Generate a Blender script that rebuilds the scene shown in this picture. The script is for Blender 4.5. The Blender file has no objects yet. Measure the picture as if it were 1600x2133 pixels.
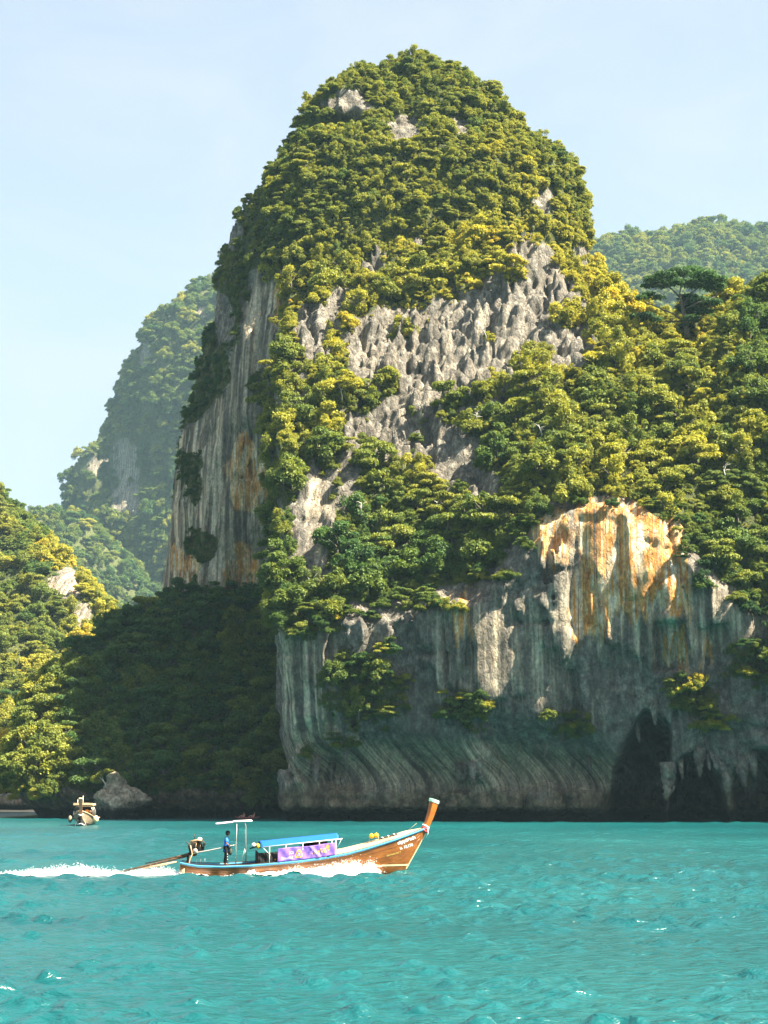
import bpy, bmesh, math, random
import numpy as np
from mathutils import Vector, Matrix, Quaternion

# ------------------------------------------------------------------ camera, sky, sun, exposure
SC = bpy.context.scene
COL = SC.collection
R = math.radians
CAM_H, FPX, PITCH = 4.35, 4000.0, R(8.18)
cam = bpy.data.cameras.new('camera')
cam.sensor_fit = 'HORIZONTAL'; cam.sensor_width = 36.0; cam.lens = 36.0 * FPX / 1600.0
cam.clip_start = 0.5; cam.clip_end = 20000.0
cam_ob = bpy.data.objects.new('camera', cam); COL.objects.link(cam_ob)
cam_ob.location = (0, 0, CAM_H); cam_ob.rotation_euler = (R(90) + PITCH, 0, 0)
SC.camera = cam_ob

SUN_AZ, SUN_EL = R(112), R(50)          # azimuth clockwise from +Y (view direction)
TO_SUN = Vector((math.sin(SUN_AZ) * math.cos(SUN_EL), math.cos(SUN_AZ) * math.cos(SUN_EL), math.sin(SUN_EL)))
world = bpy.data.worlds.new('World'); SC.world = world; world.use_nodes = True
wn = world.node_tree.nodes; wl = world.node_tree.links
sky = wn.new('ShaderNodeTexSky'); sky.sky_type = 'NISHITA'; sky.sun_disc = False
sky.sun_elevation = SUN_EL; sky.sun_rotation = SUN_AZ
sky.air_density = 1.0; sky.dust_density = 2.2; sky.ozone_density = 2.5
tc = wn.new('ShaderNodeTexCoord')
mp = wn.new('ShaderNodeMapping'); mp.inputs['Scale'].default_value = (2.2, 2.2, 4.5)
cn = wn.new('ShaderNodeTexNoise'); cn.inputs['Scale'].default_value = 3.4; cn.inputs['Detail'].default_value = 5
cn.inputs['Roughness'].default_value = 0.55; cn.inputs['Distortion'].default_value = 0.6
cr = wn.new('ShaderNodeMapRange'); cr.inputs[1].default_value = 0.42; cr.inputs[2].default_value = 0.75
cr.inputs[3].default_value = 0.48; cr.inputs[4].default_value = 0.75
mx = wn.new('ShaderNodeMix'); mx.data_type = 'RGBA'
mx.inputs['B'].default_value = (3.1, 3.25, 3.2, 1)   # thin high cloud, in the sky's own units
wl.new(tc.outputs['Generated'], mp.inputs[0]); wl.new(mp.outputs[0], cn.inputs['Vector'])
wl.new(cn.outputs[0], cr.inputs[0]); wl.new(cr.outputs[0], mx.inputs['Factor'])
wl.new(sky.outputs[0], mx.inputs['A']); wl.new(mx.outputs['Result'], wn['Background'].inputs[0])
wn['Background'].inputs[1].default_value = 0.051
sun = bpy.data.lights.new('sun', 'SUN'); sun.energy = 5.0; sun.angle = R(0.53); sun.color = (1.0, 0.90, 0.70)
sun_ob = bpy.data.objects.new('sun', sun); COL.objects.link(sun_ob)
sun_ob.rotation_euler = TO_SUN.to_track_quat('Z', 'Y').to_euler()
SC.view_settings.view_transform = 'Standard'; SC.view_settings.look = 'None'
SC.view_settings.gamma = 1.0; SC.view_settings.use_curve_mapping = False
SC.view_settings.exposure = 2.42
SC.render.engine = 'CYCLES'
SC.cycles.max_bounces = 5; SC.cycles.diffuse_bounces = 3; SC.cycles.glossy_bounces = 2
SC.cycles.transmission_bounces = 3; SC.cycles.volume_bounces = 0; SC.cycles.transparent_max_bounces = 4
SC.cycles.use_denoising = True; SC.cycles.use_adaptive_sampling = False; SC.cycles.caustics_reflective = False; SC.cycles.caustics_refractive = False

# ------------------------------------------------------------------ survey helpers: sight line -> place in the world
CT, ST = math.cos(PITCH), math.sin(PITCH)
def pt(px, py, Y):
    u = (px - 800.0) / FPX; v = (1066.5 - py) / FPX
    dy = CT - v * ST; dz = ST + v * CT
    t = Y / dy
    return Vector((u * t, Y, CAM_H + dz * t))
def proj(P):
    P = np.asarray(P, dtype=np.float64)
    dz = P[..., 2] - CAM_H
    fw = P[..., 1] * CT + dz * ST; up = -P[..., 1] * ST + dz * CT
    fw = np.maximum(fw, 1e-3)
    return 800 + FPX * P[..., 0] / fw, 1066.5 - FPX * up / fw, fw

rng = np.random.default_rng(11)
random.seed(5)
LAT = rng.uniform(-1, 1, (32, 32, 32)).astype(np.float32).ravel()
def vn(x, y, z, off=0.0):
    """value noise, about -1..1"""
    x = x + off * 7.31; y = y + off * 3.77; z = z + off * 5.13
    xi = np.floor(x); yi = np.floor(y); zi = np.floor(z)
    fx = (x - xi).astype(np.float32); fy = (y - yi).astype(np.float32); fz = (z - zi).astype(np.float32)
    fx = fx * fx * (3 - 2 * fx); fy = fy * fy * (3 - 2 * fy); fz = fz * fz * (3 - 2 * fz)
    xi = xi.astype(np.int32) & 31; yi = yi.astype(np.int32) & 31; zi = zi.astype(np.int32) & 31
    x1 = (xi + 1) & 31; y1 = ((yi + 1) & 31) << 5; z1 = (zi + 1) & 31
    yi = yi << 5; zi = zi << 10; z1 = z1 << 10
    a = LAT[zi + yi + xi]; b = LAT[zi + yi + x1]; c = LAT[zi + y1 + xi]; d = LAT[zi + y1 + x1]
    e = LAT[z1 + yi + xi]; f = LAT[z1 + yi + x1]; g = LAT[z1 + y1 + xi]; h = LAT[z1 + y1 + x1]
    a = a + (b - a) * fx; c = c + (d - c) * fx; e = e + (f - e) * fx; g = g + (h - g) * fx
    a = a + (c - a) * fy; e = e + (g - e) * fy
    return a + (e - a) * fz
def fbm(x, y, z, n=3, off=0.0):
    s = 0; a = 1.0; t = 0
    for i in range(n):
        s = s + a * vn(x * 2.03 ** i, y * 2.03 ** i, z * 2.03 ** i, off + i * 1.7); t += a; a *= 0.5
    return s / t

class TPS:
    """smooth surface through surveyed points"""
    def __init__(self, pts, lam=0.0):
        p = np.array([(q[0], q[1]) for q in pts], float); z = np.array([q[2] for q in pts], float)
        n = len(p); self.p = p
        K = self.k(np.linalg.norm(p[:, None] - p[None], axis=-1)) + lam * np.eye(n)
        P = np.c_[np.ones(n), p]
        A = np.zeros((n + 3, n + 3)); A[:n, :n] = K; A[:n, n:] = P; A[n:, :n] = P.T
        self.w = np.linalg.solve(A, np.r_[z, 0, 0, 0])
    @staticmethod
    def k(r):
        return np.where(r > 1e-9, r * r * np.log(np.maximum(r, 1e-9)), 0.0)
    def __call__(self, x, y):
        n = len(self.p); o = self.w[n] + self.w[n + 1] * x + self.w[n + 2] * y
        for i in range(n):
            o = o + self.w[i] * self.k(np.hypot(x - self.p[i, 0], y - self.p[i, 1]))
        return o

def poly_dist(x, y, poly):
    """signed distance to a polygon in plan, negative inside"""
    d = np.full(np.shape(x), 1e18); s = np.ones(np.shape(x))
    n = len(poly)
    for i in range(n):
        ax, ay = poly[i]; bx, by = poly[i - 1]
        ex, ey = bx - ax, by - ay; wx, wy = x - ax, y - ay
        t = np.clip((wx * ex + wy * ey) / (ex * ex + ey * ey), 0, 1)
        d = np.minimum(d, (wx - ex * t) ** 2 + (wy - ey * t) ** 2)
        c1 = y >= ay; c2 = y < by; c3 = ex * wy > ey * wx
        s = np.where((c1 & c2 & c3) | (~c1 & ~c2 & ~c3), -s, s)
    return s * np.sqrt(d)
def in_poly(x, y, poly):
    return poly_dist(np.asarray(x, float), np.asarray(y, float), poly)

def surface_nets(f, org, h):
    s = f < 0
    nx, ny, nz = f.shape
    c = np.zeros((nx - 1, ny - 1, nz - 1), np.int8)
    for i in (0, 1):
        for j in (0, 1):
            for k in (0, 1):
                c += s[i:nx - 1 + i, j:ny - 1 + j, k:nz - 1 + k]
    act = (c > 0) & (c < 8)
    I, J, K = np.nonzero(act)
    idx = np.full(act.shape, -1, np.int32); idx[I, J, K] = np.arange(len(I), dtype=np.int32)
    acc = np.zeros((len(I), 3), np.float32); cnt = np.zeros(len(I), np.float32)
    cs = [(a, b, d) for a in (0, 1) for b in (0, 1) for d in (0, 1)]
    for p in cs:
        for ax in range(3):
            if p[ax]: continue
            q = list(p); q[ax] = 1
            f0 = f[I + p[0], J + p[1], K + p[2]]; f1 = f[I + q[0], J + q[1], K + q[2]]
            m = (f0 < 0) != (f1 < 0)
            t = np.where(m, f0 / np.where(m, f0 - f1, 1), 0)
            v = np.zeros((len(I), 3), np.float32) + np.array(p, np.float32); v[:, ax] += t
            acc += v * m[:, None]; cnt += m
    V = acc / cnt[:, None] + np.c_[I, J, K]
    V = V * h + np.array(org, np.float32)
    F = []
    for ax in range(3):
        sl0 = [slice(1, None)] * 3; sl0[ax] = slice(0, -1)
        sl1 = [slice(1, None)] * 3; sl1[ax] = slice(1, None)
        a = s[tuple(sl0)]; b = s[tuple(sl1)]
        # skip the outer boundary
        lim = [d - 1 for d in f.shape]
        for flip, m in ((False, a & ~b), (True, ~a & b)):
            i, j, k = np.nonzero(m)
            g = np.c_[i, j, k]
            for d in range(3):
                if d != ax: g[:, d] += 1
            o = [d for d in range(3) if d != ax]
            ok = (g[:, o[0]] < lim[o[0]]) & (g[:, o[1]] < lim[o[1]]) & (g[:, o[0]] > 0) & (g[:, o[1]] > 0)
            g = g[ok]
            e1 = np.zeros(3, int); e1[o[0]] = 1; e2 = np.zeros(3, int); e2[o[1]] = 1
            qs = [g - e1 - e2, g - e2, g, g - e1]
            q = np.stack([idx[t[:, 0], t[:, 1], t[:, 2]] for t in qs], 1)
            if (ax == 1) != flip: q = q[:, ::-1]
            F.append(q)
    F = np.concatenate(F)
    return V, F

def mesh_np(name, V, F, smooth=True):
    me = bpy.data.meshes.new(name)
    V = np.ascontiguousarray(V, np.float32); F = np.ascontiguousarray(F, np.int32)
    me.vertices.add(len(V)); me.vertices.foreach_set('co', V.ravel())
    n = F.shape[1]
    me.loops.add(F.size); me.loops.foreach_set('vertex_index', F.ravel())
    me.polygons.add(len(F)); me.polygons.foreach_set('loop_start', np.arange(0, F.size, n, dtype=np.int32))
    me.polygons.foreach_set('use_smooth', np.full(len(F), smooth, bool))
    me.update(calc_edges=True)
    return me
def fattr(me, name, val, dom='POINT'):
    a = me.attributes.new(name, 'FLOAT', dom); a.data.foreach_set('value', np.ascontiguousarray(val, np.float32))

def tag(o, label=None, cat=None, group=None, kind=None):
    if label: o['label'] = label
    if cat: o['category'] = cat
    if group: o['group'] = group
    if kind: o['kind'] = kind
    return o
def link(name, me, mat=None, parent=None):
    o = bpy.data.objects.new(name, me); COL.objects.link(o)
    if mat is not None: me.materials.append(mat)
    if parent is not None: o.parent = parent
    return o
def empty(name, loc=(0, 0, 0)):
    o = bpy.data.objects.new(name, None); COL.objects.link(o); o.location = loc
    return o

# ------------------------------------------------------------------ materials
def mat_new(name):
    m = bpy.data.materials.new(name); m.use_nodes = True
    nt = m.node_tree; b = nt.nodes['Principled BSDF']
    return m, nt, b
def N(nt, t, **kw):
    n = nt.nodes.new(t)
    for k, v in kw.items():
        if k in n.inputs.keys(): n.inputs[k].default_value = v
        else: setattr(n, k, v)
    return n
def ramp(nt, src, stops):
    r = nt.nodes.new('ShaderNodeValToRGB'); e = r.color_ramp.elements
    while len(e) < len(stops): e.new(0.5)
    for q, (p, c) in zip(e, stops): q.position = p; q.color = (*c, 1)
    nt.links.new(src, r.inputs[0]); return r.outputs[0]
def mixc(nt, fac, a, b, mode='MIX'):
    m = nt.nodes.new('ShaderNodeMix'); m.data_type = 'RGBA'; m.blend_type = mode
    for s, v in ((m.inputs['Factor'], fac), (m.inputs['A'], a), (m.inputs['B'], b)):
        if hasattr(v, 'is_output'): nt.links.new(v, s)
        else: s.default_value = v if not isinstance(v, tuple) else (*v, 1)[:4]
    return m.outputs['Result']
def mapr(nt, src, a, b, c=0.0, d=1.0):
    m = nt.nodes.new('ShaderNodeMapRange'); nt.links.new(src, m.inputs[0])
    for i, v in enumerate((a, b, c, d)): m.inputs[i + 1].default_value = v
    return m.outputs[0]
def math2(nt, op, a, b):
    m = nt.nodes.new('ShaderNodeMath'); m.operation = op
    for s, v in ((m.inputs[0], a), (m.inputs[1], b)):
        if hasattr(v, 'is_output'): nt.links.new(v, s)
        else: s.default_value = v
    return m.outputs[0]
def noise(nt, scale, detail=4, rough=0.55, vec=None, mapscale=None, loc=(0, 0, 0), dist=0.0):
    if vec is None:
        vec = nt.nodes.new('ShaderNodeTexCoord').outputs['Object']
    if mapscale is not None:
        mpn = nt.nodes.new('ShaderNodeMapping'); mpn.inputs['Scale'].default_value = mapscale; mpn.inputs['Location'].default_value = loc
        nt.links.new(vec, mpn.inputs[0]); vec = mpn.outputs[0]
    n = nt.nodes.new('ShaderNodeTexNoise'); n.inputs['Scale'].default_value = scale
    n.inputs['Detail'].default_value = detail; n.inputs['Roughness'].default_value = rough; n.inputs['Distortion'].default_value = dist
    nt.links.new(vec, n.inputs['Vector']); return n.outputs[0]
def attr(nt, name, typ='GEOMETRY'):
    a = nt.nodes.new('ShaderNodeAttribute'); a.attribute_name = name; a.attribute_type = typ
    return a.outputs['Fac']

def rock_material(name='limestone', streaky=True):
    m, nt, b = mat_new(name)
    grain = noise(nt, 0.9, 6, 0.65)
    # streaks run down the fall line: measure along the wall's strike, hardly across it
    tcn = nt.nodes.new('ShaderNodeTexCoord').outputs['Object']
    def dot(v):
        d = nt.nodes.new('ShaderNodeVectorMath'); d.operation = 'DOT_PRODUCT'; nt.links.new(tcn, d.inputs[0]); d.inputs[1].default_value = v
        return d.outputs['Value']
    cb = nt.nodes.new('ShaderNodeCombineXYZ')
    sxn = nt.nodes.new('ShaderNodeSeparateXYZ'); nt.links.new(tcn, sxn.inputs[0])
    sh = nt.nodes.new('ShaderNodeMapRange'); sh.interpolation_type = 'SMOOTHSTEP'; nt.links.new(sxn.outputs[2], sh.inputs[0])
    for k, v in enumerate((3.6, 11.5, -4.6, 0.0)): sh.inputs[k + 1].default_value = v
    nt.links.new(math2(nt, 'ADD', dot((0.97, -0.24, 0)), sh.outputs[0]), cb.inputs[0])
    nt.links.new(dot((0.24, 0.97, 0)), cb.inputs[1]); nt.links.new(dot((0, 0, 1)), cb.inputs[2])
    SV = cb.outputs[0]
    big = noise(nt, 0.16, 4, 0.6)
    streak = noise(nt, 1.0, 3, 0.55, vec=SV, mapscale=(0.75, 0.10, 0.05), dist=0.4)
    streak2 = noise(nt, 1.0, 3, 0.55, vec=SV, mapscale=(1.15, 0.12, 0.05), loc=(31, 7, 3), dist=0.3)
    grey = ramp(nt, grain, [(0.30, (0.080, 0.075, 0.067)), (0.5, (0.212, 0.195, 0.172)), (0.70, (0.42, 0.39, 0.34))])
    dark = mixc(nt, mapr(nt, streak, 0.38, 0.62, 0.0, 0.72), grey, (0.125, 0.108, 0.088))
    # black algae curtains and pale run-off, in vertical bands
    base = mixc(nt, mapr(nt, big, 0.42, 0.62, 0.0, 0.8), dark, grey)
    pale = ramp(nt, streak2, [(0.36, (0.115, 0.100, 0.082)), (0.47, (0.27, 0.225, 0.17)), (0.55, (0.54, 0.45, 0.33)), (0.68, (0.80, 0.70, 0.54))])
    flow = noise(nt, 1.0, 3, 0.55, vec=SV, mapscale=(0.62, 0.04, 0.012), loc=(3, 1, 5), dist=0.35)
    flowc = ramp(nt, flow, [(0.34, (0.060, 0.055, 0.048)), (0.44, (0.22, 0.185, 0.14)), (0.50, (0.52, 0.44, 0.32)), (0.54, (0.16, 0.14, 0.11)), (0.60, (0.40, 0.335, 0.25)), (0.68, (0.70, 0.62, 0.48))])
    pale = mixc(nt, mapr(nt, sxn.outputs[2], 9.5, 13.0, 0.85, 0.0), pale, flowc)
    if not streaky: pale = ramp(nt, grain, [(0.32, (0.16, 0.13, 0.10)), (0.5, (0.42, 0.35, 0.26)), (0.68, (0.66, 0.57, 0.44))])
    st = attr(nt, 'pale')
    edge = math2(nt, 'ADD', st, math2(nt, 'MULTIPLY', math2(nt, 'SUBTRACT', streak2, 0.5), 1.1))
    base = mixc(nt, mapr(nt, edge, 0.25, 0.80), base, pale)
    # iron-stained face: cream, orange and rust stripes
    ow = ramp(nt, streak2, [(0.30, (0.09, 0.085, 0.08)), (0.37, (0.58, 0.24, 0.055)), (0.44, (0.76, 0.50, 0.22)), (0.50, (0.80, 0.66, 0.42)), (0.55, (0.74, 0.70, 0.60)),
                            (0.60, (0.72, 0.40, 0.12)), (0.66, (0.60, 0.22, 0.04)), (0.74, (0.76, 0.60, 0.38))])
    streak3 = noise(nt, 1.0, 5, 0.65, vec=SV, mapscale=(3.6, 0.12, 0.05), loc=(3, 17, 9), dist=0.15)
    oo = ramp(nt, grain, [(0.3, (0.34, 0.12, 0.025)), (0.5, (0.62, 0.28, 0.065)), (0.7, (0.72, 0.46, 0.18))])
    orange = mixc(nt, mapr(nt, noise(nt, 0.5, 4, 0.6, mapscale=(1, 1, 0.45)), 0.46, 0.60), ow, oo)
    orange = mixc(nt, mapr(nt, streak3, 0.56, 0.66, 0, 0.85), orange, (0.80, 0.74, 0.62))
    orange = mixc(nt, mapr(nt, streak3, 0.40, 0.34, 0, 0.8), orange, (0.12, 0.11, 0.10))
    og = attr(nt, 'stain')
    oe = math2(nt, 'ADD', math2(nt, 'ADD', og, math2(nt, 'MULTIPLY', math2(nt, 'SUBTRACT', streak, 0.5), 1.5)), math2(nt, 'MULTIPLY', math2(nt, 'SUBTRACT', grain, 0.5), 0.7))
    base = mixc(nt, mapr(nt, oe, 0.36, 0.66), base, orange)
    # rough brown shelf just above the tide
    geo = nt.nodes.new('ShaderNodeNewGeometry'); sx = nt.nodes.new('ShaderNodeSeparateXYZ'); nt.links.new(geo.outputs['Position'], sx.inputs[0])
    shelf = ramp(nt, grain, [(0.3, (0.075, 0.055, 0.038)), (0.52, (0.20, 0.145, 0.095)), (0.72, (0.36, 0.28, 0.19))])
    zs_ = math2(nt, 'ADD', sx.outputs[2], math2(nt, 'MULTIPLY', math2(nt, 'SUBTRACT', big, 0.5), 5.0))
    if streaky: base = mixc(nt, mapr(nt, zs_, 3.4, 4.8, 0.9, 0.0), base, shelf)
    # cracks: dark lines along fractures
    vor = nt.nodes.new('ShaderNodeTexVoronoi'); vor.feature = 'DISTANCE_TO_EDGE'; vor.inputs['Scale'].default_value = 0.55
    vm = nt.nodes.new('ShaderNodeMapping'); vm.inputs['Scale'].default_value = (1.3, 1.3, 0.26); vd = nt.nodes.new('ShaderNodeVectorMath'); vd.operation = 'ADD'
    vnz = nt.nodes.new('ShaderNodeTexNoise'); vnz.inputs['Scale'].default_value = 0.8; vnz.inputs['Detail'].default_value = 3
    vs = nt.nodes.new('ShaderNodeVectorMath'); vs.operation = 'SCALE'; vs.inputs['Scale'].default_value = 1.6
    nt.links.new(tcn, vnz.inputs['Vector']); nt.links.new(vnz.outputs['Color'], vs.inputs[0]); nt.links.new(tcn, vd.inputs[0]); nt.links.new(vs.outputs[0], vd.inputs[1])
    nt.links.new(vd.outputs[0], vm.inputs[0]); nt.links.new(vm.outputs[0], vor.inputs['Vector'])
    crack = mapr(nt, vor.outputs['Distance'], 0.0, 0.10, 0.0, 1.0)
    base = mixc(nt, 1.0, base, mixc(nt, crack, (0.80, 0.79, 0.77), (1.0, 1.0, 1.0)), 'MULTIPLY')
    # soil, leaf litter and moss where plants grow
    veg = attr(nt, 'veg')
    soil = ramp(nt, grain, [(0.3, (0.035, 0.050, 0.018)), (0.55, (0.09, 0.105, 0.034)), (0.75, (0.18, 0.165, 0.07))])
    ve = math2(nt, 'ADD', veg, math2(nt, 'MULTIPLY', math2(nt, 'SUBTRACT', grain, 0.5), 0.9))
    base = mixc(nt, mapr(nt, ve, 0.45, 0.6), base, soil)
    # near-black band low at the foot, with an uneven upper edge
    zz = math2(nt, 'ADD', sx.outputs[2], math2(nt, 'MULTIPLY', math2(nt, 'SUBTRACT', grain, 0.5), 1.2))
    base = mixc(nt, mapr(nt, zz, 1.1, 1.7), (0.02, 0.022, 0.02), base)
    fine = noise(nt, 2.6, 6, 0.8, mapscale=(1, 1, 0.6)); lich = noise(nt, 0.7, 5, 0.75, loc=(9, 4, 2), mapscale=(1, 1, 0.5))
    base = mixc(nt, 1.0, base, ramp(nt, fine, [(0.30, (0.50, 0.50, 0.50)), (0.50, (1.0, 1.0, 1.0)), (0.68, (1.55, 1.52, 1.46))]), 'MULTIPLY')
    base = mixc(nt, 1.0, base, ramp(nt, lich, [(0.36, (0.62, 0.64, 0.64)), (0.52, (1.0, 1.0, 1.0)), (0.66, (1.3, 1.24, 1.14))]), 'MULTIPLY')
    nt.links.new(base, b.inputs['Base Color'])
    b.inputs['Roughness'].default_value = 0.9; b.inputs['Specular IOR Level'].default_value = 0.25
    bn = math2(nt, 'ADD', noise(nt, 1.6, 8, 0.7, mapscale=(1, 1, 0.45)), math2(nt, 'MULTIPLY', crack, 0.10))
    bp = nt.nodes.new('ShaderNodeBump'); bp.inputs['Strength'].default_value = 1.0; bp.inputs['Distance'].default_value = 1.3
    nt.links.new(bn, bp.inputs['Height']); nt.links.new(bp.outputs[0], b.inputs['Normal'])
    return m
M_ROCK = rock_material(); M_BOULDER = rock_material('boulder_rock', False)

def plain(name, col, rough=0.6, var=0.12, scale=3.0, metal=0.0, spec=0.4, bump=0.0):
    m, nt, b = mat_new(name)
    n = noise(nt, scale, 4, 0.6)
    lo = tuple(c * (1 - var * 1.6) for c in col); hi = tuple(min(1, c * (1 + var)) for c in col)
    nt.links.new(ramp(nt, n, [(0.3, lo), (0.7, hi)]), b.inputs['Base Color'])
    b.inputs['Roughness'].default_value = rough; b.inputs['Metallic'].default_value = metal; b.inputs['Specular IOR Level'].default_value = spec
    if bump:
        bp = nt.nodes.new('ShaderNodeBump'); bp.inputs['Strength'].default_value = bump; bp.inputs['Distance'].default_value = 0.02
        nt.links.new(n, bp.inputs['Height']); nt.links.new(bp.outputs[0], b.inputs['Normal'])
    return m

# ------------------------------------------------------------------ terrain
def grid(x0, x1, y0, y1, z0, z1, h):
    xs = np.arange(x0, x1 + h, h, dtype=np.float32); ys = np.arange(y0, y1 + h, h, dtype=np.float32); zs = np.arange(z0, z1 + h, h, dtype=np.float32)
    return xs, ys, zs
def roughen(f, xs, ys, zs, band, fn):
    """add fn(x,y,z) to the field close to its surface only"""
    I, J, K = np.nonzero(np.abs(f) < band)
    f[I, J, K] += fn(xs[I], ys[J], zs[K])
    return f
def karst(big=2.2, flute=1.1, fine=0.35, off=0.0, bl=13.0):
    def fn(x, y, z):
        d = big * fbm(x / bl, y / bl, z / (bl * 1.5), 2, off)
        fl = vn(x / 2.6, y / 2.6, z / 17.0, off + 3) ; fl2 = vn(x / 1.25, y / 1.25, z / 7.0, off + 5)
        d += flute * (np.abs(fl) * 1.6 - 0.6) + flute * 0.45 * (np.abs(fl2) * 1.5 - 0.5)
        d += fine * fbm(x / 1.5, y / 1.5, z / 2.2, 2, off + 9)
        return d
    return fn
TERR = {}
def smoothstep(a, b, x):
    t = np.clip((x - a) / (b - a), 0, 1); return t * t * (3 - 2 * t)
def normals(V, F):
    e = np.cross(V[F[:, 2]] - V[F[:, 0]], V[F[:, 3]] - V[F[:, 1]])
    n = np.zeros_like(V)
    for k in range(4): np.add.at(n, F[:, k], e)
    return n / np.maximum(np.linalg.norm(n, axis=1, keepdims=True), 1e-9)

def finish_terrain(name, f, xs, ys, zs, h, rockmask, label, cat):
    V, F = surface_nets(f, (xs[0], ys[0], zs[0]), h)
    keep = (V[F].mean(1)[:, 2] > -2.0)
    F = F[keep]
    NV = normals(V, F)
    me = mesh_np(name, V, F)
    px, py, d = proj(V)
    rk, stain, pale = rockmask(V, NV, px, py)
    veg = 1 - rk
    fattr(me, 'veg', veg); fattr(me, 'stain', stain); fattr(me, 'pale', pale)
    o = link(name, me, M_ROCK)
    tag(o, label, cat, kind='structure')
    TERR[name] = dict(V=V, F=F, N=NV, veg=veg, ob=o)
    return o

def soft(px, py, poly, w=25):
    return smoothstep(w, -w, in_poly(px, py, poly))
def blob(px, py, cx, cy, rx, ry):
    return smoothstep(1.25, 0.75, np.hypot((px - cx) / rx, (py - cy) / ry))

# ---- the headland with the sea cliff, and the crag slope climbing behind it
FOOT_OLD = [(590, 286), (640, 284.5), (700, 282), (800, 278.5), (900, 275), (1000, 271.5), (1100, 267.5), (1200, 263.5), (1300, 259.5), (1400, 255.5), (1500, 251.5), (1600, 247.5), (1750, 242), (1950, 236)]
FOOT = [(p, 251.0 - 0.0095 * (p - 590)) for p, _ in FOOT_OLD]
foot = [(pt(p, 1700, y).x, y) for p, y in FOOT]
HPOLY = [(-17.4, 360), (-16.8, 330), (-15.8, 305), (-14.8, 280), (-14.4, 262)] + foot + [(110, 242), (110, 360)]
def deepen(px, y):
    f0 = np.interp(px, [p for p, _ in FOOT_OLD], [q for _, q in FOOT_OLD]); f1 = np.interp(px, [p for p, _ in FOOT], [q for _, q in FOOT])
    return f1 + (y - f0) * (321.0 - f1) / (331.0 - f0)
HCTL = [(600, 1270, 289), (700, 1258, 285), (800, 1248, 282), (900, 1228, 278), (1000, 1192, 275), (1060, 1135, 273), (1110, 1070, 271), (1200, 1040, 267.5), (1300, 1046, 263.5),
        (1420, 1085, 259), (1500, 1185, 255), (1600, 1290, 250), (1750, 1350, 245),
        (640, 1120, 294), (650, 990, 300), (640, 880, 308), (650, 780, 315), (650, 690, 323), (650, 600, 331),
        (800, 1110, 290), (800, 960, 299), (800, 810, 310), (800, 660, 323), (800, 570, 331),
        (950, 1080, 285), (950, 910, 297), (950, 760, 310), (950, 610, 325),
        (1100, 950, 281), (1100, 800, 296), (1100, 650, 313), (1090, 505, 331),
        (1250, 910, 279), (1250, 770, 294), (1250, 670, 313), (1190, 600, 325),
        (1400, 960, 272), (1400, 820, 284), (1400, 715, 302), (1400, 668, 318),
        (1550, 960, 264), (1550, 810, 276), (1560, 700, 290), (1600, 620, 304), (1720, 590, 304)]
hc = [tuple(pt(a, b, deepen(a, d))) for a, b, d in HCTL] + [(30, 342, 76), (60, 336, 74), (90, 336, 78), (0, 340, 94), (-16, 340, 92), (110, 296, 82), (110, 250, 40)]
HT = TPS(hc, 0.5)
def inward(u, z, X, Y):
    """how far the sea cliff is eaten back, by place along it (u, photo column of its foot) and height"""
    base = np.interp(z, [-2, 0.0, 0.8, 1.25, 1.7, 3.6, 4.8, 6.2, 8.0, 9.8, 11.5, 13.5, 16, 60], [4.4, 4.4, 4.0, 2.8, 1.4, 1.5, 3.4, 4.4, 4.0, 2.6, 1.1, 0.2, 0, 0])
    lower = np.interp(z, [-2, 0.0, 0.8, 1.25, 1.7, 3.5, 6, 60], [3.8, 3.8, 3.4, 2.2, 0.9, 0.6, 0.2, 0])
    w = smoothstep(600, 660, u) * smoothstep(1310, 1230, u)
    w = w * (1 - 0.75 * np.exp(-((u - 985) / 28.0) ** 2))          # the buttress with hanging draperies
    o = lower + (base - lower) * w
    zc = lambda y, Yd: 4.35 + (1641 - y) / FPX * Yd
    # the whole face leans out over the water; the stained wall stands upright in it
    lean = 0.19 * np.clip(33.0 - z, 0, 33)
    pm = smoothstep(1085, 1230, u) * smoothstep(1490, 1415, u) * smoothstep(17, 25, z)
    o = o + lean * (1 - pm) + pm * (0.4 + 0.10 * (z - 24)) * smoothstep(46, 42, z)
    a = np.hypot((u - 1120) / 60.0, (z - 36) / 6.5); o = o + 0.5 * smoothstep(1.2, 0.6, a)
    # little orange niche
    a = np.maximum(np.abs(u - 1405) / 34.0, np.abs(z - 22.3) / 3.0); o = o + 2.6 * smoothstep(1.15, 0.85, a)
    # shallow hollow, sea cave, and hollow behind the columns at the right
    uu = u - 1335 + (z - 8.5) * 6.0
    nz = 0.07 * vn(u / 16.0 + z * 0, z / 2.4 + u * 0, u * 0 + z * 0, 77.0)
    a = nz + (np.abs((u - 1340 - (z - 8) * 3.0) / 66.0) ** 2.6 + np.abs((z - 1.0) / 12.6) ** 2.6) ** (1 / 2.6); o = o + 20.0 * smoothstep(1.04, 0.86, a)
    a = nz + np.hypot((u - 1452) / 62.0, (z - 0.5) / 8.0); o = o + 32.0 * smoothstep(1.08, 0.88, a)
    a = nz + np.hypot((u - 1590) / 62.0, (z - 2.5) / 6.6); o = o + 12.0 * smoothstep(1.06, 0.82, a)
    a = np.hypot((u - 1720) / 50.0, (z - 3) / 6.0); o = o + 4 * smoothstep(1.1, 0.75, a)
    # overlapping sheets of wall: shallow steps with leaning edges
    o = o + 0.8 * smoothstep(1170, 1185, u - (z - 20) * 1.5) * smoothstep(1330, 1300, u) * smoothstep(14, 20, z)
    o = o - 1.6 * np.exp(-((u - 1010 - (z - 20) * 2) / 40.0) ** 2) * smoothstep(12, 18, z)
    return o
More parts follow.
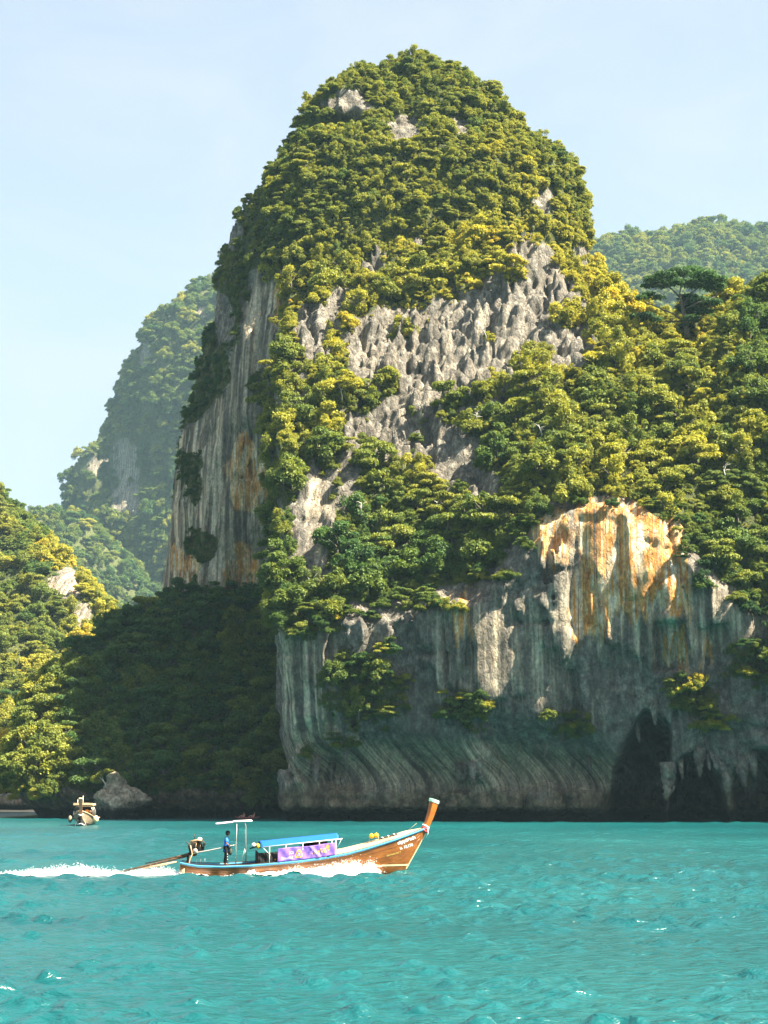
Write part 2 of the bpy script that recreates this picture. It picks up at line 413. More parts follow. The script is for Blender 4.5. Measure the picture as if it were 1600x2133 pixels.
def build_headland():
    h = 0.37
    xs, ys, zs = grid(-21, 78, 234, 338, -2.2, 106, h)
    X, Y = np.meshgrid(xs, ys, indexing='ij')
    H = HT(X.astype(float), Y.astype(float)).astype(np.float32)
    D = poly_dist(X.astype(float), Y.astype(float), [(-95, 360), (-95, foot[0][1] + 0.3)] + foot + [(110, 242), (110, 360)]).astype(np.float32)
    DL = poly_dist(X.astype(float), Y.astype(float), [(-17.4, 360), (-16.8, 330), (-15.9, 305), (-15.2, 280), (-14.9, 262), (-14.4, 254), (-12.6, 249), (-12.6, 200), (110, 200), (110, 360)]).astype(np.float32)
    # column of the cliff foot that each plan point faces
    fx = np.array([p[0] for p in foot]); fy = np.array([p[1] for p in foot]); fu = np.array([p for p, _ in FOOT], float)
    # walk along the cliff: project on the mean strike
    sx, sy = fx[-1] - fx[0], fy[-1] - fy[0]; L = math.hypot(sx, sy); sx /= L; sy /= L
    U = np.interp((X - fx[0]) * sx + (Y - fy[0]) * sy, (fx - fx[0]) * sx + (fy - fy[0]) * sy, fu).astype(np.float32)
    us = np.linspace(580, 1960, 460); tab = inward(us[:, None], zs[None].astype(float), None, None).astype(np.float32)
    ui = np.clip(((U - 580) / (1960 - 580) * 459), 0, 458.99); u0 = ui.astype(np.int32); ut = (ui - u0)[..., None]
    f = tab[u0] * (1 - ut) + tab[u0 + 1] * ut
    # fade the sea cliff's profile away from the sea side
    side = DL[..., None] + 0.28 * np.minimum(f, 9.0)
    f *= smoothstep(-70, -50, D)[..., None]
    f += D[..., None]
    np.maximum(f, side, out=f); del side
    slope = 0.72
    # crags: tall blades of weathered limestone on the open slope
    top = (zs[None, None, :] - H[..., None]) * slope
    np.maximum(f, top, out=f)
    del top
    kf = karst(1.7, 1.25, 0.45, 2.0); kf_lo = karst(2.0, 0.06, 0.6, 2.0, 7.0)
    def rough(x, y, z):
        xs_ = x - 4.6 * smoothstep(11.5, 3.6, z)
        d = kf(xs_, y, z)
        lo = z < 14.0
        d[lo] += smoothstep(14, 11, z[lo]) * (kf_lo(xs_[lo], y[lo], z[lo]) - d[lo])
        w = smoothstep(44, 56, z)
        # crags: deep narrow grikes between tall blades with ragged tops
        g1 = (1 - np.abs(vn(x / 3.4, y / 3.4, z / 30.0, 21.0))) ** 5; g2 = (1 - np.abs(vn(x / 1.7, y / 1.7, z / 14.0, 23.0))) ** 4
        g3 = (1 - np.abs(vn(x / 2.6 + z / 9.0, y / 2.6, z / 5.0, 27.0))) ** 6
        tops = vn(x / 1.9, y / 1.9, x * 0, 25.0) + 0.6 * vn(x / 0.95, y / 0.95, x * 0, 26.0)
        g6 = (1 - np.abs(vn(x / 1.05, y / 1.05, z / 8.0, 29.0))) ** 4
        d = d + w * (2.4 * g1 + 1.4 * g2 + 0.9 * g3 + 0.7 * g6 - 1.25 * tops - 1.2)
        # cracks and small ledges on the sea cliff
        g4 = (1 - np.abs(vn(xs_ / 4.5 + z / 40, y / 4.5, z / 24.0, 33.0))) ** 7; g5 = (1 - np.abs(vn(x / 6.0, y / 6.0, z / 3.2, 35.0))) ** 8
        return d + (1 - w) * (1.3 * g4 + 0.5 * g5)
    roughen(f, xs, ys, zs, 5.5, rough)
    ORANGE = [[(1085, 1090), (1130, 1060), (1180, 1050), (1195, 1110), (1180, 1170), (1150, 1180), (1100, 1130)],
              [(1200, 1040), (1300, 1050), (1420, 1065), (1440, 1200), (1432, 1290), (1370, 1272), (1310, 1282), (1275, 1295), (1260, 1335), (1195, 1335), (1178, 1265), (1208, 1180)],
              [(1378, 1340), (1418, 1340), (1412, 1395), (1378, 1400)], [(1420, 1340), (1436, 1340), (1436, 1410), (1415, 1410)],
              [(1466, 1340), (1484, 1340), (1484, 1380), (1462, 1380)], [(945, 1250), (972, 1240), (975, 1335), (955, 1325)]]
    CRAG = [(1060, 490), (1140, 490), (1205, 590), (1240, 700), (1225, 790), (1090, 800), (1060, 870), (1000, 880), (950, 960), (900, 940), (870, 850), (840, 880), (780, 850), (720, 780), (710, 700), (770, 640), (880, 640), (960, 600), (1010, 570)]
    FACE = [(540, 1295), (640, 1272), (760, 1268), (900, 1246), (1000, 1206), (1055, 1150), (1100, 1072), (1180, 1036), (1300, 1040), (1425, 1070), (1438, 1130), (1505, 1200), (1560, 1250), (1620, 1320), (1950, 1400), (1950, 1750), (540, 1750)]
    def mask(V, NV, px, py):
        jx = px + 22 * vn(px / 30, py / 30, px * 0, 4.0); jy = py + 22 * vn(px / 30, py / 30, px * 0, 8.0)
        rk = np.maximum(soft(jx, jy, FACE, 14), 0.95 * soft(jx, jy, CRAG, 30) * (1 - 0.85 * smoothstep(0.34, 0.52, vn(px / 42, py / 34, px * 0, 51.0))))
        for b in ((650, 690, 40, 76), (655, 1090, 46, 120), (700, 640, 26, 40), (625, 800, 24, 50), (935, 960, 70, 70), (820, 900, 60, 70), (780, 545, 30, 44), (1000, 1010, 45, 45), (720, 1000, 30, 60), (740, 900, 40, 40)):
            rk = np.maximum(rk, blob(jx, jy, *b) * 0.9)
        rk = np.where((NV[:, 2] < 0.02), np.maximum(rk, 0.75), rk)
        for b in ((760, 1440, 85, 75), (975, 1478, 60, 32), (1440, 1455, 60, 45), (1570, 1380, 60, 50), (1190, 1512, 45, 22), (640, 1290, 70, 40)):
            rk = rk * (1 - 0.6 * blob(jx, jy, *b))
        st = np.zeros(len(V))
        for p in ORANGE: st = np.maximum(st, soft(px + 5 * vn(px / 14, py / 60, px * 0, 2.0), py + 34 * vn(px / 8, py / 200, px * 0, 3.0) + 16 * vn(px / 3.5, py / 200, px * 0, 5.0), p, 34))
        pale = np.zeros(len(V))
        pale += 0.80 * soft(px, py, [(600, 1540), (1000, 1545), (1250, 1570), (1300, 1570), (1300, 1655), (620, 1650), (590, 1600)], 30)
        pale += 0.55 * soft(px, py, [(570, 1290), (700, 1300), (700, 1560), (590, 1560)], 30) + 0.6 * blob(px, py, 665, 1080, 30, 100)
        pale += 0.35 * soft(px, py, [(900, 1230), (1190, 1230), (1180, 1450), (900, 1450)], 60) + 0.4 * blob(px, py, 1320, 1330, 90, 60)
        pale += 0.13 * soft(px, py, FACE, 30) + 0.5 * blob(px, py, 1570, 1620, 50, 60) + 0.22 * soft(px, py, CRAG, 30) + 0.3 * blob(px, py, 1450, 1270, 150, 90)
        return rk, st, np.clip(pale, 0, 1)
    return finish_terrain('headland_cliff', f, xs, ys, zs, h, mask, 'streaked limestone sea cliff with orange stained wall and crag slope above it', 'cliff')

def tower_field(xs, ys, zs, L, Rr, Yc, ratio, n=2.6, top=None, shift=None):
    """a karst tower from its left and right outline, in plan a rounded box"""
    zl = np.array([p[2] for p in L]); xl = np.array([p[0] for p in L]); zr = np.array([p[2] for p in Rr]); xr = np.array([p[0] for p in Rr])
    o = np.argsort(zl); zl, xl = zl[o], xl[o]; o = np.argsort(zr); zr, xr = zr[o], xr[o]
    l = np.interp(zs, zl, xl); r = np.interp(zs, zr, xr)
    zt = max(zl.max(), zr.max())
    a = np.maximum((r - l) / 2, 0.4); c = (r + l) / 2
    over = zs > zt
    b = a * ratio
    yc = np.full_like(zs, Yc) if shift is None else Yc + shift(zs)
    q = (np.abs((xs[:, None, None] - c) / a) ** n + np.abs((ys[None, :, None] - yc) / b) ** n) ** (1.0 / n)
    f = (q - 1) * np.minimum(a, b)
    slope = np.gradient(a, zs)                       # flatter towards the summit
    f = f / np.sqrt(1 + np.minimum(slope ** 2, 9))
    f = np.maximum(f, (zs - zt)[None, None, :])
    return f.astype(np.float32)

def build_tower():
    h = 0.5; Yd = 362
    Lp = [(345, 1640), (346, 1300), (352, 1260), (366, 1150), (384, 1000), (404, 900), (430, 780), (446, 690), (462, 600), (480, 520), (520, 450), (554, 398), (590, 345), (621, 300), (654, 245), (689, 200), (726, 168), (764, 140), (805, 126), (850, 120)]
    Rp = [(870, 120), (920, 138), (960, 170), (990, 190), (1035, 226), (1078, 268), (1130, 320), (1176, 370), (1200, 418), (1208, 470), (1212, 540), (1226, 600), (1246, 640), (1270, 700), (1290, 800), (1310, 1000), (1320, 1260), (1320, 1640)]
    L = [pt(a, b, Yd) for a, b in Lp]; Rr = [pt(a, b, Yd) for a, b in Rp]
    xs, ys, zs = grid(-48, 58, 312, 388, 2, 148, h)
    f = tower_field(xs, ys, zs, L, Rr, 364, 0.98, 2.7, shift=lambda z: np.interp(z, [0, 60, 95, 140], [2, 0, 0, 4]))
    kf = karst(2.0, 1.35, 0.45, 31.0)
    def rough(x, y, z):
        d = kf(x, y, z)
        gl = vn(x / 9.0, y / 9.0, z / 22.0, 41.0)      # deep clefts and caves on the shaded wall
        d += 1.5 * smoothstep(0.35, 0.75, gl)
        # dark hollow under the summit
        a = np.sqrt(((x + 6.8) / 5.3) ** 2 + ((z - 127.4) / 3.5) ** 2); d += np.where(y < 362, 3.6 * smoothstep(1.2, 0.5, a), 0)
        return d
    roughen(f, xs, ys, zs, 5.5, rough)
    WALL = [(310, 1290), (325, 1120), (370, 905), (425, 870), (470, 780), (500, 650), (535, 565), (620, 560), (645, 640), (610, 780), (625, 860), (600, 950), (600, 1100), (590, 1290)]
    def mask(V, NV, px, py):
        jx = px + 20 * vn(px / 28, py / 28, px * 0, 14.0); jy = py + 20 * vn(px / 28, py / 28, px * 0, 18.0)
        rk = soft(jx, jy, WALL, 12)
        for b in ((725, 225, 62, 36), (850, 268, 28, 26), (960, 262, 20, 20), (860, 520, 30, 26), (462, 660, 22, 70), (1060, 470, 12, 18), (1135, 420, 16, 30), (490, 480, 14, 40), (1215, 520, 14, 40), (800, 535, 20, 20), (690, 690, 60, 60)):
            rk = np.maximum(rk, 0.92 * blob(jx, jy, *b))
        rk = rk * (1 - 0.75 * blob(jx, jy, 545, 800, 40, 40)) * (1 - 0.7 * blob(jx, jy, 400, 1000, 20, 60)) * (1 - 0.7 * blob(jx, jy, 420, 1140, 40, 40))
        st = np.zeros(len(V))
        for b in ((590, 640, 22, 60), (508, 950, 26, 55), (515, 1000, 45, 70), (400, 1190, 18, 50), (505, 1190, 40, 60), (370, 1180, 12, 50)):
            st = np.maximum(st, 0.78 * blob(px + 8 * vn(px / 12, py / 60, px * 0), py, *b))
        pale = 0.78 * soft(px, py, WALL, 10) + 0.2 * blob(px, py, 480, 1120, 60, 120)
        return rk, st, pale
    return finish_terrain('karst_tower', f, xs, ys, zs, h, mask, 'tall domed limestone tower, forested on top with a bare grey wall at left', 'rock tower')

def build_slope():
    h = 0.5
    C = [(40, 1640, 290), (150, 1640, 289), (300, 1640, 288), (450, 1640, 287), (600, 1640, 287), (90, 1570, 297), (60, 1600, 300), (150, 1450, 311), (190, 1390, 316), (235, 1340, 323), (280, 1295, 330), (340, 1265, 336), (450, 1256, 338), (560, 1250, 338),
         (300, 1500, 303), (450, 1500, 303), (580, 1480, 304), (300, 1390, 317), (450, 1380, 319), (580, 1370, 319), (650, 1300, 325)]
    c = [tuple(pt(a, b, d - 6)) for a, b, d in C] + [(-60, 344, 8), (-45, 346, 22), (-20, 344, 36), (0, 344, 36), (0, 284, 12)]
    T = TPS(c, 0.5)
    xs, ys, zs = grid(-62, 2, 274, 344, -2.2, 44, h)
    X, Y = np.meshgrid(xs, ys, indexing='ij')
    H = T(X.astype(float), Y.astype(float)).astype(np.float32)
    P = [(pt(p, 1700, y - 6).x, y - 6) for p, y in ((50, 292), (90, 288.5), (160, 287), (250, 288.5), (330, 287.5), (420, 286.5), (500, 287), (600, 287.5))] + [(4, 282), (4, 346), (-55.5, 346), (-56.0, 304), (-55, 292)]
    D = poly_dist(X.astype(float), Y.astype(float), P).astype(np.float32)
    prof = np.interp(zs, [-2, 0, 1.2, 2.0, 3.2, 5, 7, 50], [3.4, 3.4, 3.0, 1.6, 0.4, 0.2, 0, 0]).astype(np.float32)
    f = np.maximum(D[..., None] + prof * smoothstep(-16, -8, D)[..., None], (zs[None, None] - H[..., None]) * 0.74)
    roughen(f, xs, ys, zs, 5, karst(1.3, 0.5, 0.3, 51.0))
    def mask(V, NV, px, py):
        rk = smoothstep(1635, 1672, py + 26 * vn(px / 45, py / 25, px * 0, 6.0))
        return rk, np.zeros(len(V)), 0.0 * rk
    return finish_terrain('forested_slope', f, xs, ys, zs, h, mask, 'steep shaded slope under dark green forest with an undercut rock foot', 'slope')

def build_left_hill():
    h = 1.1
    C = [(-260, 1650, 378), (-60, 1650, 376), (60, 1650, 372), (0, 1530, 392), (60, 1530, 392), (140, 1560, 384), (0, 1420, 412), (110, 1420, 412), (190, 1400, 414), (0, 1300, 434), (110, 1280, 436), (205, 1320, 430), (235, 1300, 440),
         (0, 1180, 458), (90, 1165, 458), (150, 1200, 452), (205, 1262, 448), (-10, 1040, 486), (40, 1095, 486), (100, 1150, 480), (-100, 960, 486), (-260, 900, 480), (-260, 1300, 430)]
    q = 1.3
    c = [tuple(pt(a, b, d * q)) for a, b, d in C] + [(x * q, y * q, z * q) for x, y, z in ((-62, 500, 30), (-75, 520, 50), (-110, 520, 84), (-50, 440, 14), (-50, 400, 4), (-58, 470, 26), (-160, 520, 100))]
    T = TPS(c, 0.5)
    xs, ys, zs = grid(-190, -58, 470, 662, -2.2, 128, h)
    X, Y = np.meshgrid(xs, ys, indexing='ij')
    H = T(X.astype(float), Y.astype(float)).astype(np.float32)
    f = ((zs[None, None] - H[..., None]) * 0.72).astype(np.float32)
    roughen(f, xs, ys, zs, 6, karst(2.6, 0.6, 0.5, 61.0, 16.0))
    def mask(V, NV, px, py):
        jx = px + 14 * vn(px / 20, py / 20, px * 0, 6.0)
        rk = np.maximum(np.maximum(blob(jx, py, 140, 1215, 36, 34), 0.9 * blob(jx, py, 175, 1290, 22, 36)), smoothstep(1640, 1665, py))
        return rk, 0.25 * rk, 0.6 * rk
    return finish_terrain('sunlit_hill', f, xs, ys, zs, h, mask, 'sunlit forested hill at the left behind the small beach', 'hill')

def build_far_towers():
    h = 3.1
    Yd = 1700
    Lp = [(165, 1640), (180, 1250), (196, 1160), (206, 1090), (236, 1040), (243, 1000), (246, 920), (254, 850), (279, 790), (299, 725), (310, 690), (340, 668), (398, 612), (446, 600), (520, 588)]
    Rp = [(560, 588), (700, 640), (760, 800), (800, 1640)]
    xs, ys, zs = grid(-287, 28, 1532, 1833, -2, 486, h)
    f = tower_field(xs, ys, zs, [pt(a, b, Yd) for a, b in Lp], [pt(a, b, Yd) for a, b in Rp], 1700, 0.9, 2.5)
    kf = karst(10.4, 3.5, 1.8, 71.0, 50.0)
    roughen(f, xs, ys, zs, 19, kf)
    def mask(V, NV, px, py):
        jx = px + 10 * vn(px / 15, py / 15, px * 0, 6.0)
        rk = np.maximum.reduce([blob(jx, py, 262, 960, 30, 50) * 0.9, blob(jx, py, 300, 740, 14, 30) * .9, blob(jx, py, 262, 1040, 30, 40) * .9, blob(jx, py, 420, 650, 22, 12)])
        return rk, 0.2 * rk, 0.4 * rk
    finish_terrain('distant_tower', f, xs, ys, zs, h, mask, 'hazy forested limestone tower behind the main tower at left', 'rock tower')
    Yd = 1910
    Lp = [(120, 1640), (128, 1150), (142, 1080), (138, 1020), (140, 998), (158, 975), (168, 945), (205, 926)]
    Rp = [(225, 926), (300, 960), (330, 1640)]
    xs, ys, zs = grid(-350, -197, 1818, 1992, -2, 372, h)
    f = tower_field(xs, ys, zs, [pt(a, b, Yd) for a, b in Lp], [pt(a, b, Yd) for a, b in Rp], 1910, 0.9, 2.4)
    roughen(f, xs, ys, zs, 15, karst(5.6, 2.7, 1.8, 81.0, 46.0))
    def mask2(V, NV, px, py):
        rk = blob(px, py, 205, 970, 24, 24)
        return rk, 0 * rk, 0.5 * rk
    finish_terrain('small_distant_tower', f, xs, ys, zs, h, mask2, 'small hazy rock tower farthest left, in front of open sky', 'rock tower')
    # wooded saddle below the two towers
    q = 2.146
    C = [(40, 1085, 720), (80, 1076, 722), (130, 1076, 724), (185, 1102, 724), (200, 1180, 718), (215, 1260, 710), (250, 1300, 700), (300, 1300, 690), (420, 1290, 680), (120, 1180, 690), (160, 1300, 670), (300, 1420, 630), (60, 1250, 680), (400, 1420, 620), (0, 1090, 720), (0, 1300, 670)]
    c = [tuple(pt(a, b, d * q)) for a, b, d in C] + [(x * q, y * q, z * q) for x, y, z in ((-120, 770, 80), (-60, 770, 60), (-100, 590, 8), (-30, 590, 8), (-170, 640, 40), (-170, 720, 100), (-40, 720, 60))]
    T = TPS(c, 1.0)
    xs, ys, zs = grid(-354, -64, 1267, 1643, -2, 270, 3.0)
    X, Y = np.meshgrid(xs, ys, indexing='ij')
    f = ((zs[None, None] - T(X.astype(float), Y.astype(float)).astype(np.float32)[..., None]) * 0.75).astype(np.float32)
    roughen(f, xs, ys, zs, 12, karst(5.3, 0.9, 1.2, 91.0, 38.0))
    finish_terrain('wooded_saddle', f, xs, ys, zs, 3.0, lambda V, NV, px, py: (np.zeros(len(V)),) * 3, 'wooded saddle linking the sunlit hill and distant tower', 'hill')
    # far hills at the right
    q = 2.22
    C = [(1180, 560, 780), (1240, 532, 780), (1300, 508, 780), (1350, 526, 780), (1400, 506, 780), (1470, 492, 780), (1525, 502, 780), (1565, 508, 780), (1600, 498, 780), (1700, 505, 780), (1850, 520, 780),
         (1240, 640, 720), (1400, 640, 710), (1560, 640, 710), (1700, 640, 710), (1240, 760, 670), (1400, 760, 660), (1600, 760, 660), (1850, 640, 720), (1850, 760, 660), (1100, 560, 790), (1100, 760, 680)]
    c = [tuple(pt(a, b, d * q)) for a, b, d in C] + [(x * q, 815 * q, 200 * q) for x in (60, 100, 140, 180, 220)]
    T = TPS(c, 1.0)
    xs, ys, zs = grid(121, 477, 1443, 1809, 281, 555, 3.55)
    X, Y = np.meshgrid(xs, ys, indexing='ij')
    f = ((zs[None, None] - T(X.astype(float), Y.astype(float)).astype(np.float32)[..., None]) * 0.75).astype(np.float32)
    roughen(f, xs, ys, zs, 18, karst(6.7, 0.9, 1.3, 96.0, 38.0))
    finish_terrain('far_ridge', f, xs, ys, zs, 3.55, lambda V, NV, px, py: (np.zeros(len(V)),) * 3, 'hazy wooded ridge on the skyline right of the main tower', 'hill')

import time as _t
_t0 = _t.time()
build_headland(); print('headland', _t.time() - _t0)
build_tower(); print('tower', _t.time() - _t0)
build_slope(); build_left_hill(); build_far_towers(); print('terrain', _t.time() - _t0)
# ------------------------------------------------------------------ sea
def water_material():
    m, nt, b = mat_new('sea_water')
    n1 = noise(nt, 0.035, 3, 0.5)
    b.inputs['Roughness'].default_value = 0.27; b.inputs['IOR'].default_value = 1.42
    nt.links.new(ramp(nt, n1, [(0.32, (0.001, 0.050, 0.058)), (0.68, (0.004, 0.080, 0.087))]), b.inputs['Base Color'])
    w1 = noise(nt, 1.9, 3, 0.5, mapscale=(0.7, 1.2, 1), dist=0.5); w2 = noise(nt, 4.6, 2, 0.5, mapscale=(0.7, 1.2, 1), loc=(5, 9, 2), dist=0.4)
    hgt = math2(nt, 'ADD', w1, math2(nt, 'MULTIPLY', w2, 0.22))
    bp = nt.nodes.new('ShaderNodeBump'); bp.inputs['Strength'].default_value = 0.85; bp.inputs['Distance'].default_value = 0.30
    nt.links.new(hgt, bp.inputs['Height']); nt.links.new(bp.outputs[0], b.inputs['Normal'])
    return m
WAVES = []
_wr = np.random.default_rng(3)
for i in range(56):
    lam = 0.5 * (3.0 / 0.5) ** _wr.uniform(0, 1)
    th = R(-100) + _wr.normal(0, 0.75)
    WAVES.append((lam, math.cos(th), math.sin(th), _wr.uniform(0, 6.28), 0.0062 * lam ** 0.75))
def wave_z(x, y, cell=0.0):
    z = 0.0
    for lam, cx, cy, ph, a in WAVES:
        k = 2 * math.pi / lam
        fade = np.clip((lam - 2.2 * cell) / (1.5 * cell + 1e-6), 0, 1)
        s = np.sin(k * (cx * x + cy * y) + ph)
        z = z + a * fade * (2.0 * ((s + 1) * 0.5) ** 1.6 - 0.9)
    patch = 1.0 + 0.4 * vn(x / 23.0, y / 16.0, x * 0.0, 2.0) + 0.45 * vn(x / 4.0, y / 4.0, x * 0.0, 6.0)
    q = z * np.maximum(patch, 0.1) / 0.030          # peaked crests, flat troughs
    return 0.030 * (q + 0.42 * (np.clip(q, -1.2, 2.6) ** 2 - 1.0))
def build_sea():
    rows = [22.0]
    while rows[-1] < 420: rows.append(rows[-1] * 1.0032 + 0.015)
    Yr = np.array(rows); nx = 520
    s = np.linspace(-1, 1, nx)
    hw = 14 + 0.30 * Yr
    X = s[None] * hw[:, None]; Y = np.repeat(Yr[:, None], nx, 1)
    cell = np.maximum(np.gradient(Yr)[:, None], hw[:, None] * 2 / nx)
    Z = wave_z(X, Y, cell)
    V = np.stack([X, Y, Z], -1).reshape(-1, 3)
    i, j = np.meshgrid(np.arange(len(Yr) - 1), np.arange(nx - 1), indexing='ij')
    a = (i * nx + j).ravel(); F = np.c_[a, a + 1, a + nx + 1, a + nx]
    n = len(V)     # the open sea around, down to the horizon
    B = 9000.0
    V = np.r_[V, np.array([(-B, -B, -0.45), (B, -B, -0.45), (B, B, -0.45), (-B, B, -0.45)])]
    F = np.r_[F, [[n, n + 1, n + 2, n + 3]]]
    o = link('sea', mesh_np('sea', V, F), water_material())
    tag(o, 'rippled turquoise sea in the foreground', 'sea', kind='structure')
build_sea()

# ------------------------------------------------------------------ plants
def leaf_material():
    m, nt, b = mat_new('foliage')
    nt.nodes.remove(b)
    t = attr(nt, 'tint', 'INSTANCER')
    lv = attr(nt, 'leaf')
    tt = math2(nt, 'ADD', t, math2(nt, 'MULTIPLY', math2(nt, 'SUBTRACT', lv, 0.5), 0.22))
    c = ramp(nt, tt, [(0.0, (0.030, 0.078, 0.030)), (0.18, (0.062, 0.140, 0.036)), (0.36, (0.120, 0.175, 0.030)), (0.54, (0.260, 0.275, 0.038)),
                      (0.72, (0.40, 0.38, 0.040)), (0.87, (0.55, 0.44, 0.045)), (1.0, (0.54, 0.33, 0.06))])
    c = mixc(nt, 1.0, c, ramp(nt, lv, [(0.0, (0.72, 0.72, 0.72)), (1.0, (1.2, 1.2, 1.2))]), 'MULTIPLY')
    d = nt.nodes.new('ShaderNodeBsdfDiffuse'); tr = nt.nodes.new('ShaderNodeBsdfTranslucent'); g = nt.nodes.new('ShaderNodeBsdfGlossy')
    g.inputs['Roughness'].default_value = 0.6
    nt.links.new(c, d.inputs[0]); nt.links.new(mixc(nt, 1.0, c, (1.25, 1.15, 0.7), 'MULTIPLY'), tr.inputs[0])
    mxs = nt.nodes.new('ShaderNodeMixShader'); mxs.inputs[0].default_value = 0.40
    nt.links.new(d.outputs[0], mxs.inputs[1]); nt.links.new(tr.outputs[0], mxs.inputs[2])
    m2 = nt.nodes.new('ShaderNodeMixShader'); m2.inputs[0].default_value = 0.02
    nt.links.new(mxs.outputs[0], m2.inputs[1]); nt.links.new(g.outputs[0], m2.inputs[2])
    nt.links.new(m2.outputs[0], nt.nodes['Material Output'].inputs[0])
    return m
M_LEAF = leaf_material()
M_BARK = plain('bark', (0.11, 0.095, 0.075), 0.9, 0.3, 4.0)
M_DEAD = plain('bleached_wood', (0.52, 0.49, 0.43), 0.9, 0.2, 6.0)

def leaves_mesh(name, centers, normals_, size, rr, lv=None):
    """one bent leaf spray (two triangles) per point"""
    n = len(centers)
    t = rr.normal(size=(n, 3)); t -= normals_ * (t * normals_).sum(1, keepdims=True); t /= np.linalg.norm(t, axis=1, keepdims=True) + 1e-9
    b = np.cross(normals_, t)
    sz = size * rr.uniform(0.65, 1.35, (n, 1))
    droop = normals_ * sz * rr.uniform(0.1, 0.45, (n, 1))
    v0 = centers - t * sz - droop; v1 = centers + b * sz * 0.62; v2 = centers + t * sz - droop; v3 = centers - b * sz * 0.62
    V = np.stack([v0, v1, v2, v3], 1).reshape(-1, 3)
    F = np.arange(n * 4, dtype=np.int32).reshape(-1, 4)
    me = mesh_np(name, V, F, smooth=False)
    fattr(me, 'leaf', np.repeat(rr.uniform(0, 1, n) if lv is None else lv, 4))
    me.materials.append(M_LEAF)
    return me
def crown_points(lobes, n, rr, fill=0.55):
    """leaf positions over a heap of lobes (x,y,z,rx,ry,rz), thickest on the outside and on top"""
    L = np.array(lobes, float); w = L[:, 3] * L[:, 4] + L[:, 3] * L[:, 5]; w /= w.sum()
    k = rr.choice(len(L), n, p=w)
    d = rr.normal(size=(n, 3)); d[:, 2] = np.abs(d[:, 2]) * np.where(rr.uniform(size=n) < 0.24, -0.7, 1.0); d /= np.linalg.norm(d, axis=1, keepdims=True)
    rad = 1 - fill * rr.uniform(0, 1, n) ** 2.4
    rad *= 1 + rr.normal(0, 0.13, n)
    c = L[k, :3] + d * L[k, 3:6] * rad[:, None]
    nn = d * 0.6 + np.array((0, 0, 0.6)) + rr.normal(0, 0.55, (n, 3)); nn /= np.linalg.norm(nn, axis=1, keepdims=True)
    # leaf tone: fresh growth at the tip of each lobe, and one tone of its own per lobe
    lobe_t = rr.uniform(0, 1, len(L))[k]
    lv = np.clip(0.5 * lobe_t + 0.5 * rr.uniform(0, 1, n), 0, 1)
    return c, nn, lv
CROWNS, TRUNKS = [], []
PROTO = bpy.data.collections.new('crown_prototypes')
def tube_np(path, radii, ns=6):
    """a swept tube as (V,F)"""
    P = np.array(path, float); V = []; F = []
    for i in range(len(P)):
        d = P[min(i + 1, len(P) - 1)] - P[max(i - 1, 0)]; d /= np.linalg.norm(d) + 1e-9
        a = np.cross(d, (0.0, 0.0, 1.0) if abs(d[2]) < 0.9 else (1.0, 0.0, 0.0)); a /= np.linalg.norm(a); b = np.cross(d, a)
        for k in range(ns):
            q = 2 * math.pi * k / ns; V.append(P[i] + radii[i] * (math.cos(q) * a + math.sin(q) * b))
    for i in range(len(P) - 1):
        for k in range(ns):
            F.append((i * ns + k, i * ns + (k + 1) % ns, (i + 1) * ns + (k + 1) % ns, (i + 1) * ns + k))
    return V, F
def join_np(parts):
    V, F = [], []
    for v, f in parts:
        o = len(V); V += [tuple(q) for q in v]; F += [tuple(i + o for i in q) for q in f]
    return V, F
def mesh_py(name, V, F, mat=None, smooth=True):
    me = bpy.data.meshes.new(name); me.from_pydata([tuple(v) for v in V], [], [tuple(f) for f in F]); me.update()
    if smooth: me.polygons.foreach_set('use_smooth', np.ones(len(me.polygons), bool))
    if mat: me.materials.append(mat)
    return me
